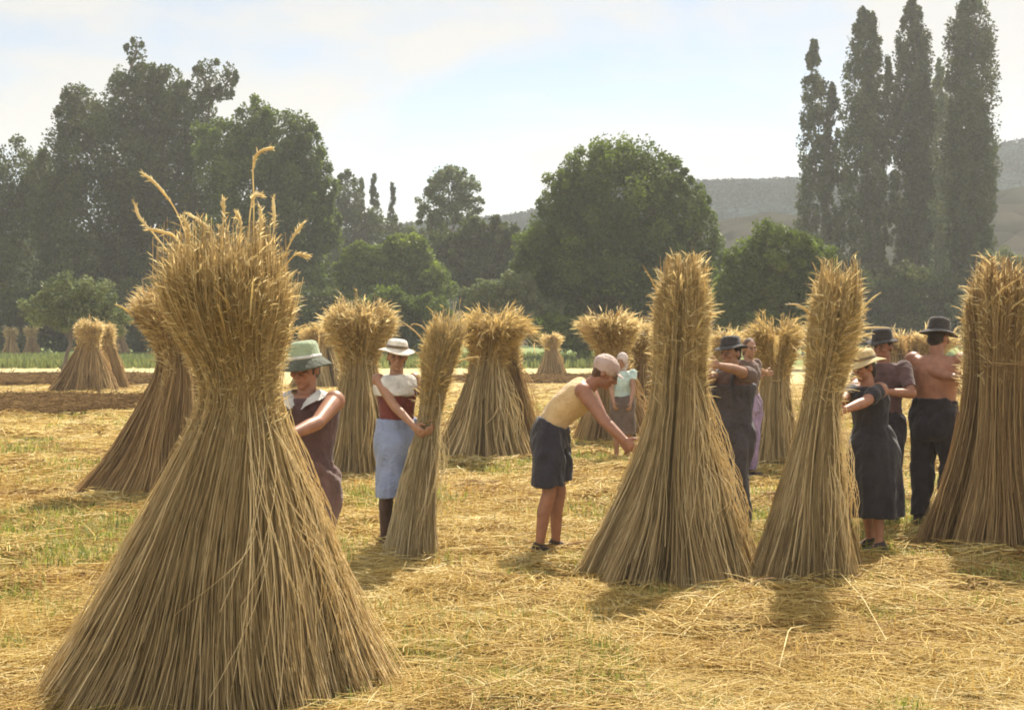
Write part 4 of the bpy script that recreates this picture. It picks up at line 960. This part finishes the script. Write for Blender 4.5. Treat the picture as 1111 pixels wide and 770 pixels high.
            for i in (0, 1):
                c.cone(g(hip[i] + [0, .010, .0]), .120 * s * bulk, g(knee[i]), (.082 if zk > .6 else .105) * s, True, zk > .6)
                if zk > .6: c.cone(g(knee[i] + np.array([0, .012, 0])), .086 * s * bulk, g(knee[i] + (ank[i] - knee[i]) * (zk * 2 - 1) * .98), .072 * s * bulk, True, False)
            for sg_ in (1, -1): c.ell(g((.062 * sg_, .018, .86)), (.118 * s * bulk, .132 * s * bulk, .17 * s), Ry)
            c.fuse('trousers' if zk > .6 else 'shorts', m, root, .009, 4, .026, 10, seed=wi + 3)
        elif k == 'shorts':
            ends = p.get('z0', .52)
            c.rings(torso(off, .82, p.get('z1', 1.03)))
            for i in (0, 1):
                kn = knee[i] + (hip[i] - knee[i]) * max(0, (ends - .48) / .42); c.cone(g(hip[i]), .118 * s, g(kn + np.array([0, .01, 0])), .122 * s, True, False)
            for sg_ in (1, -1): c.ell(g((.06 * sg_, .016, .86)), (.118 * s, .132 * s, .165 * s), Ry)
            c.fuse('shorts', m, root, .009, 4, .026, 10, seed=wi + 3)
        elif k == 'skirt':
            zt, zb, r0, r1 = p.get('z1', 1.02), p['z0'], p.get('r0', (.16, .12)), p['r1']; R = []; th = np.arange(32) * 2 * PI / 32
            mid = (hip[0] + hip[1]) / 2; low = (ank[0] + ank[1]) / 2
            for z in np.linspace(zb, zt, 18):
                t = (zt - z) / (zt - zb); q = min(t * 1.8, 1) ** .8; hipb = math.exp(-((z - .88) / .13) ** 2) * .02
                rx = r0[0] + (r1[0] - r0[0]) * q + hipb; ry = r0[1] + (r1[1] - r0[1]) * q + hipb
                cx_ = low[:2] * np.clip((.9 - z) / .8, 0, 1) if z < .9 else np.zeros(2)
                fold = lambda a: 1 + p.get('fold', .05) * t * math.sin(a * 7 + 1) + .03 * t * math.sin(a * 11)
                if z < .9: R.append([g((cx_[0] + math.cos(a) * rx * fold(a), cx_[1] + math.sin(a) * ry * fold(a), z)) for a in th])
                else: R.append([g(sp(z, math.cos(a) * rx, math.sin(a) * ry)) for a in th])
            c.rings(R); c.fuse('skirt', m, root, .009, 2, .022, 9, seed=wi + 5)
        elif k == 'stockings':
            for i in (0, 1):
                c.cone(g(knee[i]), .062 * s, g(knee[i] + (ank[i] - knee[i]) * .38 + np.array([0, .015, 0])), .061 * s); c.cone(g(knee[i] + (ank[i] - knee[i]) * .36 + np.array([0, .013, 0])), .059 * s, g(ank[i]), .040 * s)
            c.fuse('stockings', m, root, .008, 2)
        elif k == 'shoes':
            for i, sgn in enumerate((1, -1)):
                c = MB()
                c.cone(g(ank[i] + [0, .035, -.042]), .042 * s, g(ank[i] + [.02 * sgn, -.13, -.055]), .034 * s); c.cone(g(ank[i] + [.02 * sgn, -.12, -.055]), .036 * s, g(ank[i] + [.02 * sgn, -.175, -.06]), .024 * s)
                c.cone(g(ank[i] + [0, .01, -.005]), .045 * s, g(ank[i] + [.008 * sgn, -.05, -.04]), .042 * s)
                c.fuse('shoe', m, root, .007, 2)
        elif k == 'scarf':
            c.ell(H((0, .022, .022)), (.090 * s, .102 * s, .112 * s), rot); c.ell(H((0, .035, -.07)), (.085 * s, .065 * s, .09 * s), rot); c.cone(H((0, -.02, -.10)), .05 * s, H((0, .01, -.16)), .055 * s)
            o = c.fuse('head_scarf', m, root, .008, 2, .004, 20)
        elif k == 'straps':
            for sgn in (1, -1):
                pts = [sp(z, .09 * sgn, y) for z, y in ((1.12, -.128), (1.22, -.142), (1.32, -.145), (1.40, -.11), (1.445, -.03), (1.43, .06), (1.36, .12), (1.25, .135), (1.1, .125))]
                pa = np.array([g(q) for q in pts])
                for a_, b_ in zip(pa[:-1], pa[1:]): c.cone(a_, .017 * s, b_, .017 * s, n=8)
            c.fuse('strap', m, root, .007, 2)
    if hat:
        hm = M[hat['mat']]; ho = H(hat.get('at', (0, .012, .060))); Mx = hr @ rot_axis((1, 0, 0), math.radians(hat.get('tilt', -6))) @ rot_axis((0, 1, 0), math.radians(hat.get('roll', 0)))
        cw = hat.get('crown', .086); ch = hat.get('height', .085); br = hat.get('brim', .15); dr = hat.get('drop', .01)
        if hat['kind'] == 'brimmed':
            prof = [(.001, ch), (cw * .55, ch + .002), (cw * .80, ch - .006), (cw * .93, ch * .72), (cw, .012), (cw + .006, 0)]
            o = lathe('hat', prof, hm, root, Mx, ho, wave=.0, seed=hat.get('seed', 1))
            prof2 = [(cw + .002, .002), (cw + (br - cw) * .5, -dr * .45), (br, -dr), (br + .003, -dr - .004)]
            lathe('brim', prof2, M[hat.get('brim_mat', hat['mat'])], o, Mx, ho, wave=hat.get('wave', .008), seed=hat.get('seed', 1))
            if 'band' in hat: lathe('band', [(cw + .003, .004), (cw + .004, .012), (cw + .0015, .030)], M[hat['band']], o, Mx, ho, thick=.002)
            if 'trim' in hat:
                lathe('trim', [(cw + .0055, -.003), (cw + .0085, .004), (cw + .0045, .016)], M[hat['trim']], o, Mx, ho, thick=.002)
        elif hat['kind'] == 'cap':
            c = MB(); c.ell(ho + Mx @ np.array([0, .008, .0]), (.094 * s, .110 * s, .088 * s), rot)
            o = c.fuse('cap', hm, root, .007, 2, .004, 20)
            V = []; n_ = 15
            for rr, zz in ((.075, 0), (.105, -.004), (.14, -.018), (.141, -.021), (.105, -.009), (.075, -.005)):
                a = np.linspace(-2.35, -.79, n_); V.append(np.stack([np.cos(a) * rr * .95, np.sin(a) * rr * 1.12, np.full(n_, zz) - .012 * np.cos((a + PI / 2) * 2) ** 2 * 0], 1))
            V = np.array(V); idx = np.arange(6 * n_).reshape(6, n_); q = np.stack([idx[:-1, :-1], idx[:-1, 1:], idx[1:, 1:], idx[1:, :-1]], -1).reshape(-1, 4)
            link('peak', mk_mesh('peak', V.reshape(-1, 3) @ Mx.T + ho, q), hm, o)
    return root

def P(px, Y): return (wx(px, Y), Y)
person('person in a green bucket hat and white collar reaching behind the largest front stook', 'person', P(332, 8.1), 1.62, -14, 'skin_red',
       (wp(314, 472, 7.62), wp(296, 470, 7.55)), hints=((.9, .1, -.5), (-.8, .2, -.5)), head_yaw=-8, head_pitch=12, legs=((.03, 0), (.03, .05)),
       wear=(('vest', 'plum_cloth', {'z0': .86}), ('trousers', 'plum_trouser', {'to': .92}), ('collar', 'white_cloth'), ('shoes', 'shoe')),
       hat=dict(kind='brimmed', mat='green_felt', brim_mat='hat_brim_dark', trim='white_cloth', crown=.092, height=.10, brim=.152, drop=.055, tilt=-8, roll=-6, wave=.006))
person('woman in a blue skirt and white hat with a white yoke blouse holding a sheaf', 'woman', P(430, 11.0), 1.60, 24, 'skin',
       (wp(468, 459, 10.75), wp(452, 466, 10.68)), hints=((.8, .3, -.5), (-.6, .3, -1.0)), head_yaw=-18, head_pitch=8, female=True, legs=((.0, .06), (-.02, -.05)),
       wear=(('skirt', 'blue_skirt', {'z0': .42, 'z1': 1.06, 'r1': (.165, .15), 'fold': .03}), ('vest', 'burgundy', {'z0': 1.0, 'z1': 1.33, 'name': 'bodice'}), ('yoke', 'white_cloth', {'off': .034, 'z0': 1.25, 'z1': 1.425}), ('stockings', 'stocking'), ('shoes', 'shoe')),
       hat=dict(kind='brimmed', mat='cream_hat', crown=.088, height=.075, brim=.15, drop=.02, tilt=-4, roll=5, band='hat_band', wave=.01))
person('person in a yellowish vest and dark knee shorts bending to bind the tall stook', 'person', P(597, 10.75), 1.67, 80, 'skin_red',
       (wp(678, 484, 10.55), wp(682, 482, 10.25)), hints=((-.2, .6, -.7), (.2, .6, -.7)), bend=51, head_yaw=4, head_pitch=34, legs=((.0, .06), (.0, -.04)), neck_fwd=.06,
       wear=(('vest', 'yellow_vest', {'z0': .985, 'z1': 1.41, 'off': .016}), ('shorts', 'navy_shorts', {'z0': .54, 'z1': 1.03, 'off': .034}), ('shoes', 'shoe')), hair='hair_brown',
       hat=dict(kind='cap', mat='cap_grey', at=(0, .016, .045), tilt=-4))
person('girl in a pale turquoise top and pale headscarf standing behind the bending worker', 'girl', P(675, 18.5), 1.40, -5, 'skin',
       (wp(684, 447, 18.2), wp(666, 446, 18.2)), hints=((1, .2, -.3), (-1, .2, -.3)), head_yaw=-20, head_pitch=10, female=True,
       wear=(('top', 'turquoise', {'z0': .92, 'sleeve': .45}), ('skirt', 'grey_skirt', {'z0': .42, 'r1': (.2, .17)}), ('scarf', 'head_scarf')), hair=None)
person('man in dark overalls and dark hat with his arm raised against the tall column stook', 'man', P(794, 12.2), 1.67, -42, 'skin',
       (wp(768, 393, 11.55), wp(762, 409, 11.5)), hints=((.9, -.1, .25), (-.3, .6, -.6)), head_yaw=-6, head_pitch=6, legs=((.03, .02), (.03, 0)),
       wear=(('top', 'brown_shirt', {'z0': .95, 'sleeve': .5}), ('vest', 'overall_dark', {'z0': .95, 'z1': 1.30, 'off': .040, 'name': 'bib'}), ('trousers', 'overall_dark', {'to': 1.0, 'off': .036}), ('straps', 'overall_dark'), ('shoes', 'shoe')),
       hat=dict(kind='brimmed', mat='dark_hat', crown=.086, height=.085, brim=.14, drop=.02, tilt=-4, roll=-6))
person('bareheaded person in lilac trousers with a bent elbow behind the man in overalls', 'person', P(812, 16.3), 1.60, 48, 'skin',
       (wp(838, 409, 17.1), wp(836, 413, 16.95)), hints=((.4, .6, -.7), (-.3, -.5, -.7)), head_yaw=-30, head_pitch=4, female=True,
       wear=(('top', 'brown_shirt', {'z0': .95, 'sleeve': .5}), ('trousers', 'lilac', {'to': 1.0}), ('shoes', 'shoe')), hair='hair_brown')
person('woman in a knee length black dress and wide straw hat beside the leaning stook', 'woman', P(946, 10.85), 1.53, -70, 'skin_red',
       (wp(903, 452, 10.25), wp(902, 440, 10.6)), hints=((.9, .2, -.75), (-.4, .6, -.6)), bend=8, head_yaw=8, head_pitch=16, female=True, legs=((.02, .03), (.02, -.03)),
       wear=(('top', 'black_dress', {'z0': .92, 'sleeve': .75, 'off': .022, 'name': 'bodice'}), ('skirt', 'black_dress', {'z0': .31, 'z1': 1.06, 'r0': (.165, .13), 'r1': (.25, .225), 'fold': .10}), ('shoes', 'shoe')),
       bulk=1.2, hat=dict(kind='brimmed', mat='straw_hat', crown=.10, height=.085, brim=.175, drop=.022, tilt=-4, band='hat_band', wave=.014))
person('person in a dark shirt and dark hat standing close behind the straw hat woman', 'person', P(958, 12.4), 1.69, -28, 'skin_red',
       (wp(962, 425, 12.05), wp(925, 432, 12.0)), hints=((.9, .3, -.6), (-.7, .5, -.6)), head_yaw=-10, head_pitch=12,
       wear=(('top', 'plum_cloth', {'z0': .95, 'sleeve': .8}), ('trousers', 'black_trouser', {'to': 1.0}), ('shoes', 'shoe')),
       hat=dict(kind='brimmed', mat='dark_hat', crown=.088, height=.10, brim=.13, drop=.02, tilt=-4, seed=2))
person('shirtless man in dark trousers and dark hat with his arms around the right edge stook', 'man', P(1015, 12.3), 1.78, 142, 'skin_red',
       (wp(1056, 418, 11.75), wp(1062, 400, 11.9)), hints=((-.5, -.1, -.6), (-.6, -.4, -.4)), bend=6, head_yaw=-14, head_pitch=14, legs=((.04, .0), (.04, .05)),
       wear=(('trousers', 'black_trouser', {'to': 1.0, 'z1': 1.06}), ('shoes', 'shoe')),
       bulk=1.14, hat=dict(kind='brimmed', mat='dark_hat', crown=.09, height=.105, brim=.15, drop=.03, tilt=-6, seed=3))
